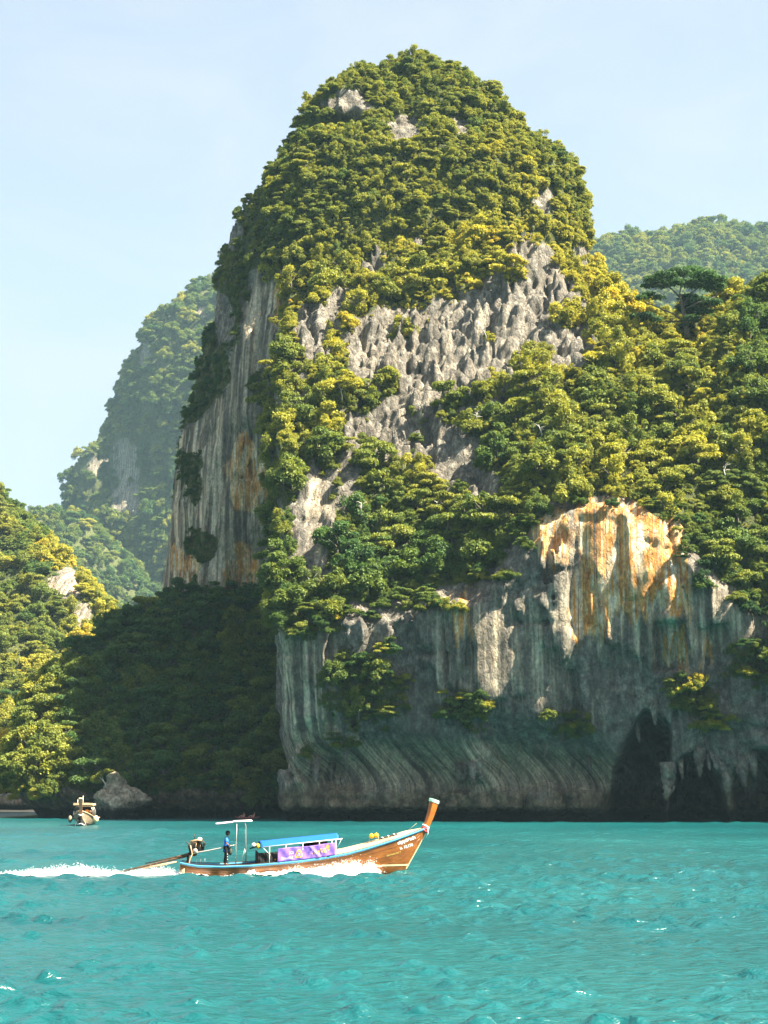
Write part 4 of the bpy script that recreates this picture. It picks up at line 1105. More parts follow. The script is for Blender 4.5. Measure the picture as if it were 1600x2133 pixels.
def hand(parent, c, d, up, mat, curl=1.1, s=1.0):
    """palm, four bent fingers and a thumb, closing about a bar; d = along the hand, up = back of the hand"""
    d = Vector(d).normalized(); up = Vector(up); up = (up - d * up.dot(d)).normalized(); w = d.cross(up)
    c = Vector(c); mb = MB()
    mb.tube([c - d * 0.045 * s, c - d * 0.01 * s, c + d * 0.03 * s, c + d * 0.045 * s], [0.026 * s, 0.036 * s, 0.040 * s, 0.034 * s], 10)
    for i in range(4):
        L = (0.070, 0.080, 0.074, 0.060)[i] * s; p = c + d * 0.042 * s + w * (i - 1.5) * 0.021 * s; path = [p - d * 0.02 * s, p]; a = 0.25
        for k in range(3):
            a += curl * (0.75, 0.85, 0.6)[k]; p = p + (d * math.cos(a) - up * math.sin(a)) * L * (0.45, 0.32, 0.23)[k]; path.append(p)
        mb.tube(path, [0.0105 * s, 0.0105 * s, 0.0098 * s, 0.0088 * s, 0.007 * s], 8)
    p = c - w * 0.034 * s - d * 0.01 * s
    mb.tube([p + w * 0.012 * s, p - w * 0.018 * s + d * 0.02 * s - up * 0.012 * s, p - w * 0.014 * s + d * 0.045 * s - up * 0.035 * s, p + d * 0.052 * s - up * 0.052 * s], [0.013 * s, 0.0125 * s, 0.011 * s, 0.008 * s], 8)
    return mb.build('hand', mat, parent, True)

# ------------------------------------------------------------------ the long-tail boat
BX = (385 - 800) / FPX * 100.0; BY = 99.2
def bx(px): return (px - 385) / 40.0
def bz(py): return (1815 - py) / 40.0
XG = [0, 0.5, 0.9, 2.1, 3.4, 4.6, 5.9, 7.2, 8.4, 9.4, 10.9, 12.0, 12.75]
ZG = [0.58, 0.48, 0.43, 0.40, 0.45, 0.55, 0.66, 0.82, 1.02, 1.26, 1.68, 2.04, 2.30]
WG = [0.52, 0.62, 0.72, 0.90, 1.02, 1.08, 1.10, 1.08, 1.02, 0.90, 0.62, 0.30, 0.05]
def zg(x): return float(np.interp(x, XG, ZG))
def wg(x): return float(np.interp(x, XG, WG))
def zk(x): return float(np.interp(x, [0, 9.5, 10.8, 11.5, 12.75], [-0.45, -0.45, -0.30, 0.02, 2.22]))
def hull_y(x, z, side=-1):
    t = min(max((z - zk(x)) / max(zg(x) - zk(x), 1e-3), 0.0), 1.0)
    p = float(np.interp(x, [0, 8, 11, 12.75], [0.28, 0.32, 0.6, 0.75]))
    return side * wg(x) * t ** p
def build_longtail():
    root = empty('longtail_boat', (BX, BY, 0.06)); root.rotation_euler = (R(2.2), 0, R(7.0))
    tag(root, 'varnished wooden longtail boat speeding right, blue canopy and purple side banner', 'boat')
    # hull shell with thickness
    xs = list(np.linspace(0, 11.4, 40)) + list(np.linspace(11.6, 12.75, 12)); nt_ = 12
    h = MB()
    for side in (-1, 1):
        V = []; F = []
        for x in xs:
            for j in range(nt_ + 1):
                z = zk(x) + (zg(x) - zk(x)) * (j / nt_) ** 1.6; V.append((x, hull_y(x, z, side), z))
        for i in range(len(xs) - 1):
            for j in range(nt_):
                a = i * (nt_ + 1) + j; F.append((a, a + nt_ + 1, a + nt_ + 2, a + 1) if side < 0 else (a, a + 1, a + nt_ + 2, a + nt_ + 1))
        h.add(V, F)
    tv = [(0, hull_y(0, zk(0) + (zg(0) - zk(0)) * (j / nt_) ** 1.6, s), zk(0) + (zg(0) - zk(0)) * (j / nt_) ** 1.6) for s in (-1, 1) for j in range(nt_ + 1)]
    h.add(tv, [(j, j + 1, nt_ + 2 + j, nt_ + 1 + j) for j in range(nt_)])
    hull = h.build('hull', M_HULL, root, True)
    # strakes: thin laps along the sides
    for k, t in enumerate((0.42, 0.62, 0.82)):
        for side in (-1, 1):
            path = [(x, hull_y(x, zk(x) + (zg(x) - zk(x)) * t, side) + side * 0.004, zk(x) + (zg(x) - zk(x)) * t) for x in np.linspace(0.05, 12.3, 50)]
            MB().tube(path, 0.012, 5).build('plank_lap', M_HULL, hull, True)
    for side in (-1, 1):
        g = MB(); xx = np.linspace(0, 12.7, 60)
        V = []; F = []
        for x in xx:
            y = side * wg(x); z = zg(x)
            for a, b in ((0.025, -0.085), (0.038, -0.02), (0.025, 0.025), (-0.05, 0.025), (-0.06, -0.05)): V.append((x, y + side * a, z + b))
        for i in range(len(xx) - 1):
            for k in range(5): F.append((i * 5 + k, i * 5 + (k + 1) % 5, (i + 1) * 5 + (k + 1) % 5, (i + 1) * 5 + k))
        g.add(V, F).build('gunwale', M_LBLUE, root, True)
        MB().tube([(x, side * wg(x) * 0.97, zg(x) + 0.05) for x in np.linspace(0.1, 12.5, 50)], 0.018, 6).build('top_rail', M_DARKW, root, True)
    # inside floor and bow deck boards
    f = MB(); f.sheet(lambda u, v: (0.15 + u * 7.9, (v * 2 - 1) * wg(0.15 + u * 7.9) * 0.93, zg(0.15 + u * 7.9) - 0.22), 30, 6); f.build('floor', M_DARKW, root)
    for k in range(9):
        a, b = -1 + 2 * k / 9 + 0.012, -1 + 2 * (k + 1) / 9 - 0.012
        def dk(u, v):
            x = 7.75 + u * 4.75; y = (a + (b - a) * v) * wg(x) * 0.93
            return (x, y, zg(x) + 0.02 + 0.20 * (1 - (y / max(wg(x), .05)) ** 2) * min(1.0, (12.75 - x) * 0.8))
        MB().sheet(dk, 30, 2, (0, 0, -0.03)).build('deck_plank', M_DECK, root, True)
    MB().box((10.65, -0.1, zg(10.65) + 0.225), (0.95, 0.42, 0.02), Matrix.Rotation(-0.26, 3, 'Y')).build('hatch', M_DARKW, root)
    for k in range(3): MB().box((10.35 + k * 0.3, -0.12, zg(10.35 + k * 0.3) + 0.245), (0.06, 0.44, 0.03), Matrix.Rotation(-0.26, 3, 'Y')).build('hatch_slat', M_WHITE, root)
    # painted bands and lettering on the bow
    def strip(z0, z1, x0, x1, nm, mat):
        MB().sheet(lambda u, v: Vector((x0 + u * (x1 - x0), hull_y(x0 + u * (x1 - x0), z0 + (z1 - z0) * v) - 0.008, z0 + (z1 - z0) * v)), 30, 2).build(nm, mat, hull, True)
    strip(0.33, 0.42, 9.3, 11.68, 'bow_stripe', M_CREAM)
    st = MB(); st.tube([(11.5 + 1.25 * u + 0.012, 0, 0.02 + 2.2 * u) for u in np.linspace(0, 1, 12)], 0.035, 6); st.build('stem_band', M_CREAM, hull, True)
    def letter(body, size, x, z, ang, mat, bold=0.004):
        V, F = text_np(body, size, 'LEFT', bold); ca, sa = math.cos(ang), math.sin(ang)
        W = []
        for v in V:
            X = x + v[0] * ca - v[1] * sa; Z = z + v[0] * sa + v[1] * ca
            W.append((X, hull_y(X, Z) - 0.014, Z))
        MB().add(W, F).build('lettering', mat, hull)
    letter('ณัฐวุฒิชัยฟ้า', 0.20, bx(829), bz(1758), R(17), M_WHITE, 0.008)
    letter('น. 12,178', 0.19, bx(834), bz(1768), R(14), M_WHITE, 0.008)
    letter('เรือหางยาว ท.ส. 7', 0.11, bx(806), bz(1782), R(15), M_YELLOWP, 0.004)
    # prow post, cap and garland
    pp = MB(); rings = []
    for u in np.linspace(0, 1, 10):
        cx = bx(890) - 0.05 + (bx(908) - bx(889)) * u + 0.05 * math.sin(u * 3.1); cz = bz(1727) + (bz(1668) - bz(1727)) * u
        w = 0.13 + 0.10 * u; d = 0.10 + 0.05 * u
        rings.append([(cx - w, -0.03, cz + 0.05), (cx - w * 0.3, -d, cz + 0.02), (cx + w, -d * 0.6, cz - 0.09), (cx + w, d * 0.6, cz - 0.09), (cx - w * 0.3, d, cz + 0.02), (cx - w, 0.03, cz + 0.05)])
    V = [p for r_ in rings for p in r_]; F = [(i * 6 + k, i * 6 + (k + 1) % 6, (i + 1) * 6 + (k + 1) % 6, (i + 1) * 6 + k) for i in range(9) for k in range(6)] + [tuple(range(54, 60)), tuple(reversed(range(6)))]
    post = pp.add(V, F).build('prow_post', M_PROW, root, bevel=0.012)
    cap = MB(); last = rings[-1]; c0 = sum((Vector(p) for p in last), Vector()) / 6
    lo = [c0 + (Vector(p) - c0) * 1.14 + Vector((-0.03, 0, -0.10)) for p in last]; hi = [c0 + (Vector(p) - c0) * 1.10 + Vector((0.01, 0, 0.05)) for p in last]
    cap.add(lo + hi, [(k, (k + 1) % 6, 6 + (k + 1) % 6, 6 + k) for k in range(6)] + [tuple(range(6, 12))]); cap.build('cloth_cap', M_MINT, post, bevel=0.02)
    for nm, mat, du, rr_ in (('red_garland', M_RED, 0.02, 0.055), ('white_garland', M_WHITE, 0.075, 0.045), ('red_garland', M_RED, -0.04, 0.05)):
        r_ = rings[0]; c1 = sum((Vector(p) for p in r_), Vector()) / 6 + Vector((0.32 * du * 2, 0, du * 2))
        ring = [c1 + (Vector(p) - (sum((Vector(q) for q in r_), Vector()) / 6)) * 1.18 for p in r_]
        MB().tube(ring + [ring[0]], rr_, 8).build(nm, mat, post, True)
    MB().tube([(bx(893), -0.1, bz(1726)), (bx(893) + .02, -0.16, bz(1735)), (bx(890), -0.17, bz(1744))], [0.03, 0.02, 0.01], 6).build('ribbon', M_WHITE, post, True)
    # passenger canopy: blue tarpaulin on white frame
    x0, x1 = bx(546), bx(705)
    def zc(x): return 1.40 + (x - x0) * 0.098
    def tarp(u, v):
        x = x0 + u * (x1 - x0); y = -1.08 + v * 2.16; s = math.cos((v - 0.5) * math.pi)
        return Vector((x + (0.10 * (0.5 - v) if u < .5 else 0), y, zc(x) + 0.20 * s + 0.012 * math.sin(u * 25 + v * 4) * (1 - s)))
    MB().sheet(tarp, 40, 14, (0, 0, -0.02)).build('canopy', M_TARP, root, True)
    for y in (-1.09, 1.09):
        MB().tube([(x0 + 0.1, y, zc(x0) - 0.03), (x1 + 0.18, y, zc(x1) - 0.01)], 0.022, 8).build('canopy_rail', M_WHITE, root, True)
        for k in range(5):
            x = x0 + 0.45 + k * (x1 - x0 - 0.6) / 4
            MB().tube([(x, y * 0.97, zg(x) - 0.1), (x, y, zc(x) - 0.03)], 0.018, 8).build('canopy_post', M_WHITE, root, True)
    for k in range(5):
        x = x0 + 0.1 + k * (x1 - x0 - 0.15) / 4
        MB().tube([(x, -1.07 + 2.14 * v, zc(x) + 0.20 * math.cos((v - 0.5) * math.pi) - 0.04) for v in np.linspace(0, 1, 13)], 0.014, 6).build('canopy_hoop', M_WHITE, root, True)
    MB().tube([(x0 + .1, -1.08, zc(x0) - 0.04), (x0 + 0.5, -1.06, zg(x0 + .5) + 0.42)], 0.014, 6).build('brace', M_WHITE, root, True)
    MB().tube([(x1 + .15, -1.08, zc(x1) - 0.02), (x1 - 0.1, -1.04, zg(x1) + 0.35)], 0.010, 6).build('brace', M_WHITE, root, True)
    # purple banner along the side
    b0, b1 = bx(580), bx(697)
    def ban(u, v):
        x = b0 + u * (b1 - b0); lo_ = zg(x) + 0.06; hi_ = zc(x) - 0.20 + 0.02 * math.sin(u * 9)
        fold = 0.05 * math.exp(-((u - 0.55 - 0.18 * (1 - v)) / 0.03) ** 2) + 0.035 * math.exp(-((u - 0.62 + 0.1 * (1 - v)) / 0.025) ** 2)
        return Vector((x + 0.03 * v, -1.115 - fold - 0.015 * math.sin(u * 31 + v * 5) - 0.010 * math.sin(u * 57 - v * 9), lo_ + (hi_ - lo_) * v))
    banner = MB().sheet(ban, 90, 16, (0, 0.01, 0)).build('side_banner', M_PURPLE, root, True)
    def on_banner(V, F, nm, mat):
        W = []
        for u, v in V:
            p = ban(min(max(u, 0), 1), min(max(v, 0), 1)); W.append(p + Vector((0, -0.012, 0)))
        MB().add(W, F).build(nm, mat, banner)
    BL, BH = b1 - b0, 0.62
    for body, sz, u, v in (('JCS', 0.16, 0.20, 0.50), ('Beautiful', 0.17, 0.06, 0.14)):
        V, F = text_np(body, sz, 'LEFT', 0.004); on_banner([(u + q[0] / BL, v + q[1] / BH) for q in V], F, 'lettering', M_LILAC)
    def ring_shape(uc, vc, s, w):
        V = []; F = []; n = 40
        for k in range(n):
            a = 2 * math.pi * k / n; r_ = s * (1 + 0.16 * math.cos(3 * (a - math.pi / 2))) * (1.0 + 0.12 * max(0, math.sin(a)))
            for q in (1, w): V.append((uc + r_ * q * math.cos(a) / BL, vc + r_ * q * math.sin(a) / BH))
        for k in range(n): F.append((2 * k, 2 * ((k + 1) % n), 2 * ((k + 1) % n) + 1, 2 * k + 1))
        return V, F
    on_banner(*ring_shape(0.365, 0.42, 0.185, 0.62), 'emblem', M_GOLD)
    on_banner(*ring_shape(0.365, 0.40, 0.075, 0.35), 'emblem', M_LILAC)
    def petal(uc, vc, s, ang):
        V = [(uc, vc)]; n = 22
        for k in range(n):
            a = 2 * math.pi * k / n; r_ = s * (0.62 + 0.38 * abs(math.cos(1.5 * a + ang))); V.append((uc + r_ * math.cos(a + ang) / BL, vc + r_ * math.sin(a + ang) / BH))
        return V, [(0, 1 + k, 1 + (k + 1) % n) for k in range(n)]
    for (px_, py_, s) in ((920, 380, .035), (980, 388, .035), (1025, 372, .04), (1085, 382, .04), (990, 335, .05), (1070, 335, .065), (1145, 338, .06), (1120, 285, .065), (1200, 290, .07), (1225, 340, .07), (1275, 225, .115), (1295, 290, .06)):
        X = (570 + px_ * 0.0875); Yp = 1740 + py_ * 0.0875; u = (bx(X) - b0) / BL; zz = bz(Yp); x = bx(X); v = (zz - 0.09 - zg(x) - 0.06) / max(zc(x) - 0.20 - zg(x) - 0.06, .1)
        on_banner(*petal(u, min(max(v + 0.14, .1), .9), s, px_), 'petal', M_GOLD)
    # far-side dark bundle and curtain
    cu = MB(); cu.sheet(lambda u, v: Vector((bx(541) + 1.0 * u, -0.98 + 0.012 * math.sin(u * 38) + 0.02 * math.sin(v * 9 + u * 11), zg(4) - 0.05 + v * (0.62 + 0.05 * u))), 40, 8, (0, 0.02, 0))
    cu.sheet(lambda u, v: Vector((bx(541) + 0.03 * math.sin(u * 30), -0.98 + 1.9 * u, zg(4) - 0.05 + v * 0.62)), 30, 6, (0.02, 0, 0)); cu.build('black_curtain', M_BLACK, root, True)
    rb = MB()
    rb.tube([(bx(618), 0.7, 0.98), (bx(640), 0.72, 1.28), (bx(665), 0.7, 1.42), (bx(688), 0.7, 1.46)], [0.06, 0.14, 0.15, 0.08], 10); rb.build('rolled_curtain', M_BLACK, root, True)
    for k in range(4): MB().box((bx(588) + k * 0.75, 0, zg(bx(588) + k * .75) - 0.02), (0.28, 1.9, 0.04)).build('bench', M_DECK, root, bevel=0.01)
    # helmsman's awning
    xa, xb = bx(498), bx(517)
    for y in (-0.45, 0.45):
        MB().tube([(xa, y, 0.2), (xa + 0.01, y, 2.58)], 0.014, 8).build('awning_post', M_STEEL, root, True)
        MB().tube([(xb + 0.05, y, 0.2), (xb, y, 2.4), (xb - 0.06, y, 2.58), (xb - 0.2, y, 2.61)], 0.017, 8).build('awning_post', M_STEEL, root, True)
        MB().tube([(xa + .02, y, 2.45), (xa + 0.12, y, 2.2), (xa - 0.02, y, 1.45)], 0.010, 6).build('cable', M_BLACK, root, True)
        MB().tube([(xb, y, 1.2), (xb - 0.22, y, 0.35)], 0.010, 6).build('brace', M_STEEL, root, True)
    for k in range(4): MB().tube([(xa, -0.45, 0.75 + k * 0.45), (xa, 0.45, 0.75 + k * 0.45)], 0.012, 6).build('rung', M_STEEL, root, True)
    MB().sheet(lambda u, v: Vector((bx(492) + u * (bx(530) - bx(492)), -0.50 + 1.0 * v, 2.62 + 0.04 * u)), 10, 6, (0, 0, -0.03)).build('awning', M_WHITE, root, True)
    MB().sheet(lambda u, v: Vector((bx(456) + u * (bx(495) - bx(456)), -0.48 + 0.96 * v, 2.50 + 0.10 * u)), 10, 6, (0, 0, -0.02)).build('awning_flap', M_PINK, root, True)
    # engine on its swivel, tail shaft, tiller
    e = MB(); px_, pz_ = bx(408), bz(1783)
    tilt = Matrix.Rotation(-0.25, 3, 'Y')
    e.box((bx(416), 0, 1.28), (0.72, 0.46, 0.46), tilt)
    eng = e.build('engine', M_ENGINE, root, bevel=0.03)
    for k in range(4):
        x = bx(409) + k * 0.15; MB().tube([(x, 0, 1.48 + k * 0.03), (x, 0, 1.66 + k * 0.03)], [0.075, 0.07], 10).build('cylinder', M_RUST, eng, True)
    MB().tube([(bx(404), -0.2, 1.60), (bx(420), -0.24, 1.68), (bx(428), -0.24, 1.66)], 0.05, 10).build('exhaust_manifold', M_TAN, eng, True)
    MB().tube([(bx(405), -0.15, 1.52), (bx(418), -0.2, 1.55)], 0.035, 8).build('exhaust_manifold', M_TAN, eng, True)
    MB().ball((bx(424), -0.1, 1.72), (0.12, 0.11, 0.09), 14, 10).build('air_filter', M_WHITE, eng, True)
    MB().tube([(bx(431), -0.08, 1.35), (bx(434), -0.08, 1.34)], 0.20, 16).build('flywheel', M_ENGINE, eng, True)
    MB().tube([(bx(436), -0.26, 1.44), (bx(431), -0.30, 1.62), (bx(424), -0.28, 1.60)], 0.03, 8).build('hose', M_RUST, eng, True)
    MB().tube([(bx(414), 0.1, 1.7), (bx(413.5), 0.1, 1.99)], 0.018, 6).build('exhaust_pipe', M_RUST, eng, True)
    MB().ball((bx(415), -0.24, 1.14), (0.13, 0.08, 0.12), 12, 8).build('alternator', M_STEEL, eng, True)
    for k in range(5): MB().tube([(bx(411) + k * .11, -0.24, 1.15 + k * 0.03), (bx(412) + k * .11, -0.26, 1.40), (bx(414) + k * .1, -0.2, 1.55)], 0.014, 6).build('hose', M_TAN if k % 2 else M_ENGINE, eng, True)
    MB().ball((bx(413), -0.05, 0.98), (0.16, 0.16, 0.13), 12, 8).build('sump', M_RUST, eng, True)
    piv = MB().tube([(bx(400), 0, 0.35), (bx(401), 0, 0.85), (bx(406), 0, 1.02)], [0.07, 0.06, 0.09], 10).build('swivel_post', M_RUST, root, True)
    sh = MB(); sh.tube([(bx(412), 0, 1.08), (bx(395), 0, 0.86), (bx(370), 0, 0.70), (bx(312), 0, 0.36), (bx(240), 0, -0.06)], [0.10, 0.075, 0.060, 0.050, 0.030], 10)
    shaft = sh.build('tail_shaft', M_RUST, root, True)
    MB().tube([(bx(400), 0, 0.98), (bx(372), 0, 0.80), (bx(315), 0, 0.50)], 0.028, 8).build('shaft_stay', M_RUST, shaft, True)
    MB().tube([(bx(378), 0, 0.58), (bx(345), 0, 0.42), (bx(306), 0, 0.26)], [0.035, 0.06, 0.03], 8).build('skeg', M_TAN, shaft, True)
    pr = MB()
    for k in range(3):
        a = 2.094 * k
        pr.add([Vector((bx(238), 0.03 * math.cos(a), -0.07 + 0.03 * math.sin(a))), Vector((bx(238) - .05, 0.2 * math.cos(a + .4), -0.07 + 0.2 * math.sin(a + .4))), Vector((bx(238) + .02, 0.22 * math.cos(a), -0.07 + 0.22 * math.sin(a))), Vector((bx(238) + .05, 0.16 * math.cos(a - .4), -0.07 + 0.16 * math.sin(a - .4)))], [(0, 1, 2, 3)])
    pr.build('propeller', M_RUST, shaft)
    for y in (-0.42, -0.30):
        MB().tube([(bx(402), y, -0.2), (bx(402), y, 0.35), (bx(404), y * 0.9, 0.7), (bx(409), y * 0.8, 0.98), (bx(407), y * .8, 1.2), (bx(405), y * .8, 1.42)], 0.032, 8).build('swing_frame', M_TAN, root, True)
    MB().tube([(bx(405), -0.3, 1.42), (bx(396), -0.3, 1.60)], 0.022, 8).build('lift_handle', M_RUST, root, True)
    til = MB(); til.tube([(bx(408), -0.25, 0.98), (bx(420), -0.25, 1.06), (bx(440), -0.24, 1.14), (bx(470), -0.2, 1.29), (bx(486), -0.18, 1.37), (bx(499), -0.16, 1.45)], [0.03, 0.038, 0.036, 0.030, 0.026, 0.016], 8)
    til.build('tiller', M_STEEL, root, True)
    for k in range(3): MB().torus((bx(389) + 0.05 * k, -0.42 - 0.02 * k, 0.02 + 0.03 * k), 0.20, 0.03, 'X', 18, 6).build('rope_fender', M_ROPE, root, True)
    for k in range(4): MB().tube([(bx(418) + k * 0.22, 0.2, zg(1)), (bx(418) + k * 0.22, 0.2, zg(1) + 0.4 - 0.05 * k)], 0.010, 5).build('stern_rod', M_STEEL, root, True)
    MB().tube([(bx(853), 0.2, bz(1731)), (bx(872), 0.2, bz(1716))], 0.008, 5).build('bow_line', M_ROPE, root, True)
    bp = MB()
    bp.tube([(bx(771), -0.25, zg(9.6) + 0.1), (bx(771), -0.25, zg(9.6) + 0.50)], 0.014, 6); bp.tube([(bx(790), -0.25, zg(10.1) + 0.1), (bx(790), -0.25, zg(10.1) + 0.42)], 0.014, 6)
    bp.tube([(bx(771), -0.25, zg(9.6) + 0.45), (bx(790), -0.25, zg(10.1) + 0.40)], 0.014, 6); bp.build('bow_rail', M_STEEL, root, True)
    return root
boat = build_longtail()
BM = Matrix.Translation(boat.location) @ boat.rotation_euler.to_matrix().to_4x4()
def aboard(name, x, y, z, label, cat, group=None):
    """a thing of its own that rides on the boat"""
    e = empty(name); e.matrix_world = BM @ Matrix.Translation((x, y, z)); tag(e, label, cat, group); return e
for k, (x, z) in enumerate(((bx(775.5), 0.46), (bx(785.5), 0.42))):
    e = aboard('float', x, -0.26, zg(x) + z, ('yellow float on the bow rail, the one nearer the canopy', 'yellow float on the bow rail, the one nearer the prow')[k], 'float', 'yellow floats on the bow')
    MB().ball((0, 0, 0.03), (0.135, 0.13, 0.125), 16, 10).build('body', M_YEL, e, True); MB().torus((0, 0, 0.03), 0.132, 0.012, 'Z').build('rim', M_YEL, e, True)
    MB().tube([(0, 0, 0.14), (0.0, 0, 0.18)], 0.02, 8).build('knob', M_YEL, e, True)
e = aboard('bucket', bx(576.5), -0.80, zg(bx(576)) - 0.05, 'orange round tub behind the purple banner', 'tub')
MB().tube([(0, 0, 0), (0, 0, 0.05), (0, 0, 0.24), (0, 0, 0.30)], [0.12, 0.15, 0.17, 0.13], 18).build('body', M_ORANGE, e, True); MB().torus((0, 0, 0.30), 0.135, 0.018, 'Z').build('rim', M_YEL, e, True)
e = aboard('life_jackets', bx(537), -0.7, 1.36, 'yellow and white bundle of life jackets hung at the canopy rear', 'life jacket')
MB().ball((-0.10, 0, 0.08), (0.13, 0.2, 0.12), 12, 8).build('white_jacket', M_WHITE, e, True); MB().ball((0.10, -0.02, 0.04), (0.10, 0.22, 0.14), 12, 8).build('yellow_jacket', M_YEL, e, True)
MB().tube([(-0.32, -0.1, -0.10), (0.0, -0.12, 0.05), (0.28, -0.1, -0.06)], [0.02, 0.07, 0.02], 8).build('strap', M_BLACK, e, True)

def build_helmsman():
    r = empty('person'); r.matrix_world = BM @ Matrix.Translation((bx(478), -0.12, 0.40))
    r.rotation_euler = (0, 0, R(7)); tag(r, 'person in blue shirt, dark cap and black trousers standing at the tiller', 'person')
    hd = (bx(486) - bx(478), -0.06, 0.97)       # where the tiller is gripped
    J = {'pel': (0, 0, 0.88, .12, .15), 'wai': (0.0, 0, 1.02, .11, .14), 'che': (0.02, 0, 1.24, .125, .17), 'neb': (0.03, 0, 1.40, .07, .09), 'nek': (0.05, 0, 1.47, .048),
         'shr': (0.02, -0.17, 1.36, .06), 'elr': (0.00, -0.25, 1.10, .042), 'frr': (0.10, -0.18, 1.03, .036), 'wrr': (0.19, -0.09, 0.985, .027),
         'shl': (0.02, 0.17, 1.36, .06), 'ell': (0.02, 0.26, 1.10, .042), 'wrl': (0.20, 0.18, 0.99, .027),
         'hir': (0, -0.09, 0.84, .09), 'knr': (0.04, -0.10, 0.47, .062), 'anr': (-0.02, -0.10, 0.09, .042), 'ftr': (0.06, -0.11, 0.04, .04), 'tor': (0.17, -0.12, 0.03, .032),
         'hil': (0, 0.09, 0.84, .09), 'knl': (-0.01, 0.10, 0.47, .062), 'anl': (-0.08, 0.10, 0.09, .042), 'ftl': (0.0, 0.11, 0.04, .04), 'tol': (0.11, 0.12, 0.03, .032)}
    B = [('pel', 'wai'), ('wai', 'che'), ('che', 'neb'), ('neb', 'nek'), ('che', 'shr'), ('shr', 'elr'), ('elr', 'frr'), ('frr', 'wrr'), ('che', 'shl'), ('shl', 'ell'), ('ell', 'wrl'),
         ('pel', 'hir'), ('hir', 'knr'), ('knr', 'anr'), ('anr', 'ftr'), ('ftr', 'tor'), ('pel', 'hil'), ('hil', 'knl'), ('knl', 'anl'), ('anl', 'ftl'), ('ftl', 'tol')]
    skin_body('body', J, B, M_SKIN, r, 'pel')
    def grow(keys, g, extra={}): return {**{k: (*J[k][:3], J[k][3] + g, (J[k][4] if len(J[k]) > 4 else J[k][3]) + g) for k in keys}, **extra}
    S = grow(('pel', 'wai', 'che', 'neb', 'shr', 'shl'), 0.03, {'hem': (0.0, 0, 0.70, .17, .20), 'sr2': (0.005, -0.235, 1.14, .075, .075), 'sl2': (0.02, 0.245, 1.14, .075, .075)})
    skin_body('shirt', S, [('hem', 'pel'), ('pel', 'wai'), ('wai', 'che'), ('che', 'neb'), ('che', 'shr'), ('shr', 'sr2'), ('che', 'shl'), ('shl', 'sl2')], M_SHIRT, r, 'pel')
    T = grow(('pel', 'hir', 'knr', 'anr', 'hil', 'knl', 'anl'), 0.022)
    skin_body('trousers', T, [('pel', 'hir'), ('hir', 'knr'), ('knr', 'anr'), ('pel', 'hil'), ('hil', 'knl'), ('knl', 'anl')], M_TROUS, r, 'pel')
    for k in range(3): MB().ball((0.07 - 0.005 * k, -0.175, 0.30 + k * 0.13), (0.02, 0.012, 0.03), 8, 6).build('white_print', M_WHITE, r, True)
    head(r, (0.075, 0, 1.60), 0.0, M_SKIN, M_HAIR, 0.105, M_HAIR)
    hand(r, (0.22, -0.075, 0.985), (1, 0.1, -0.1), (0, -0.25, 1), M_SKIN, 1.15)
    hand(r, (0.225, 0.165, 0.985), (1, -0.3, -0.1), (0, 0, 1), M_SKIN, 0.8)
    MB().tube([(0.20, 0.02, 0.90), (0.23, 0.02, 0.80), (0.22, 0.02, 0.62), (0.18, 0.02, 0.52)], [0.03, 0.10, 0.11, 0.07], 12).build('shoulder_bag', M_OLIVE, r, True)
build_helmsman()

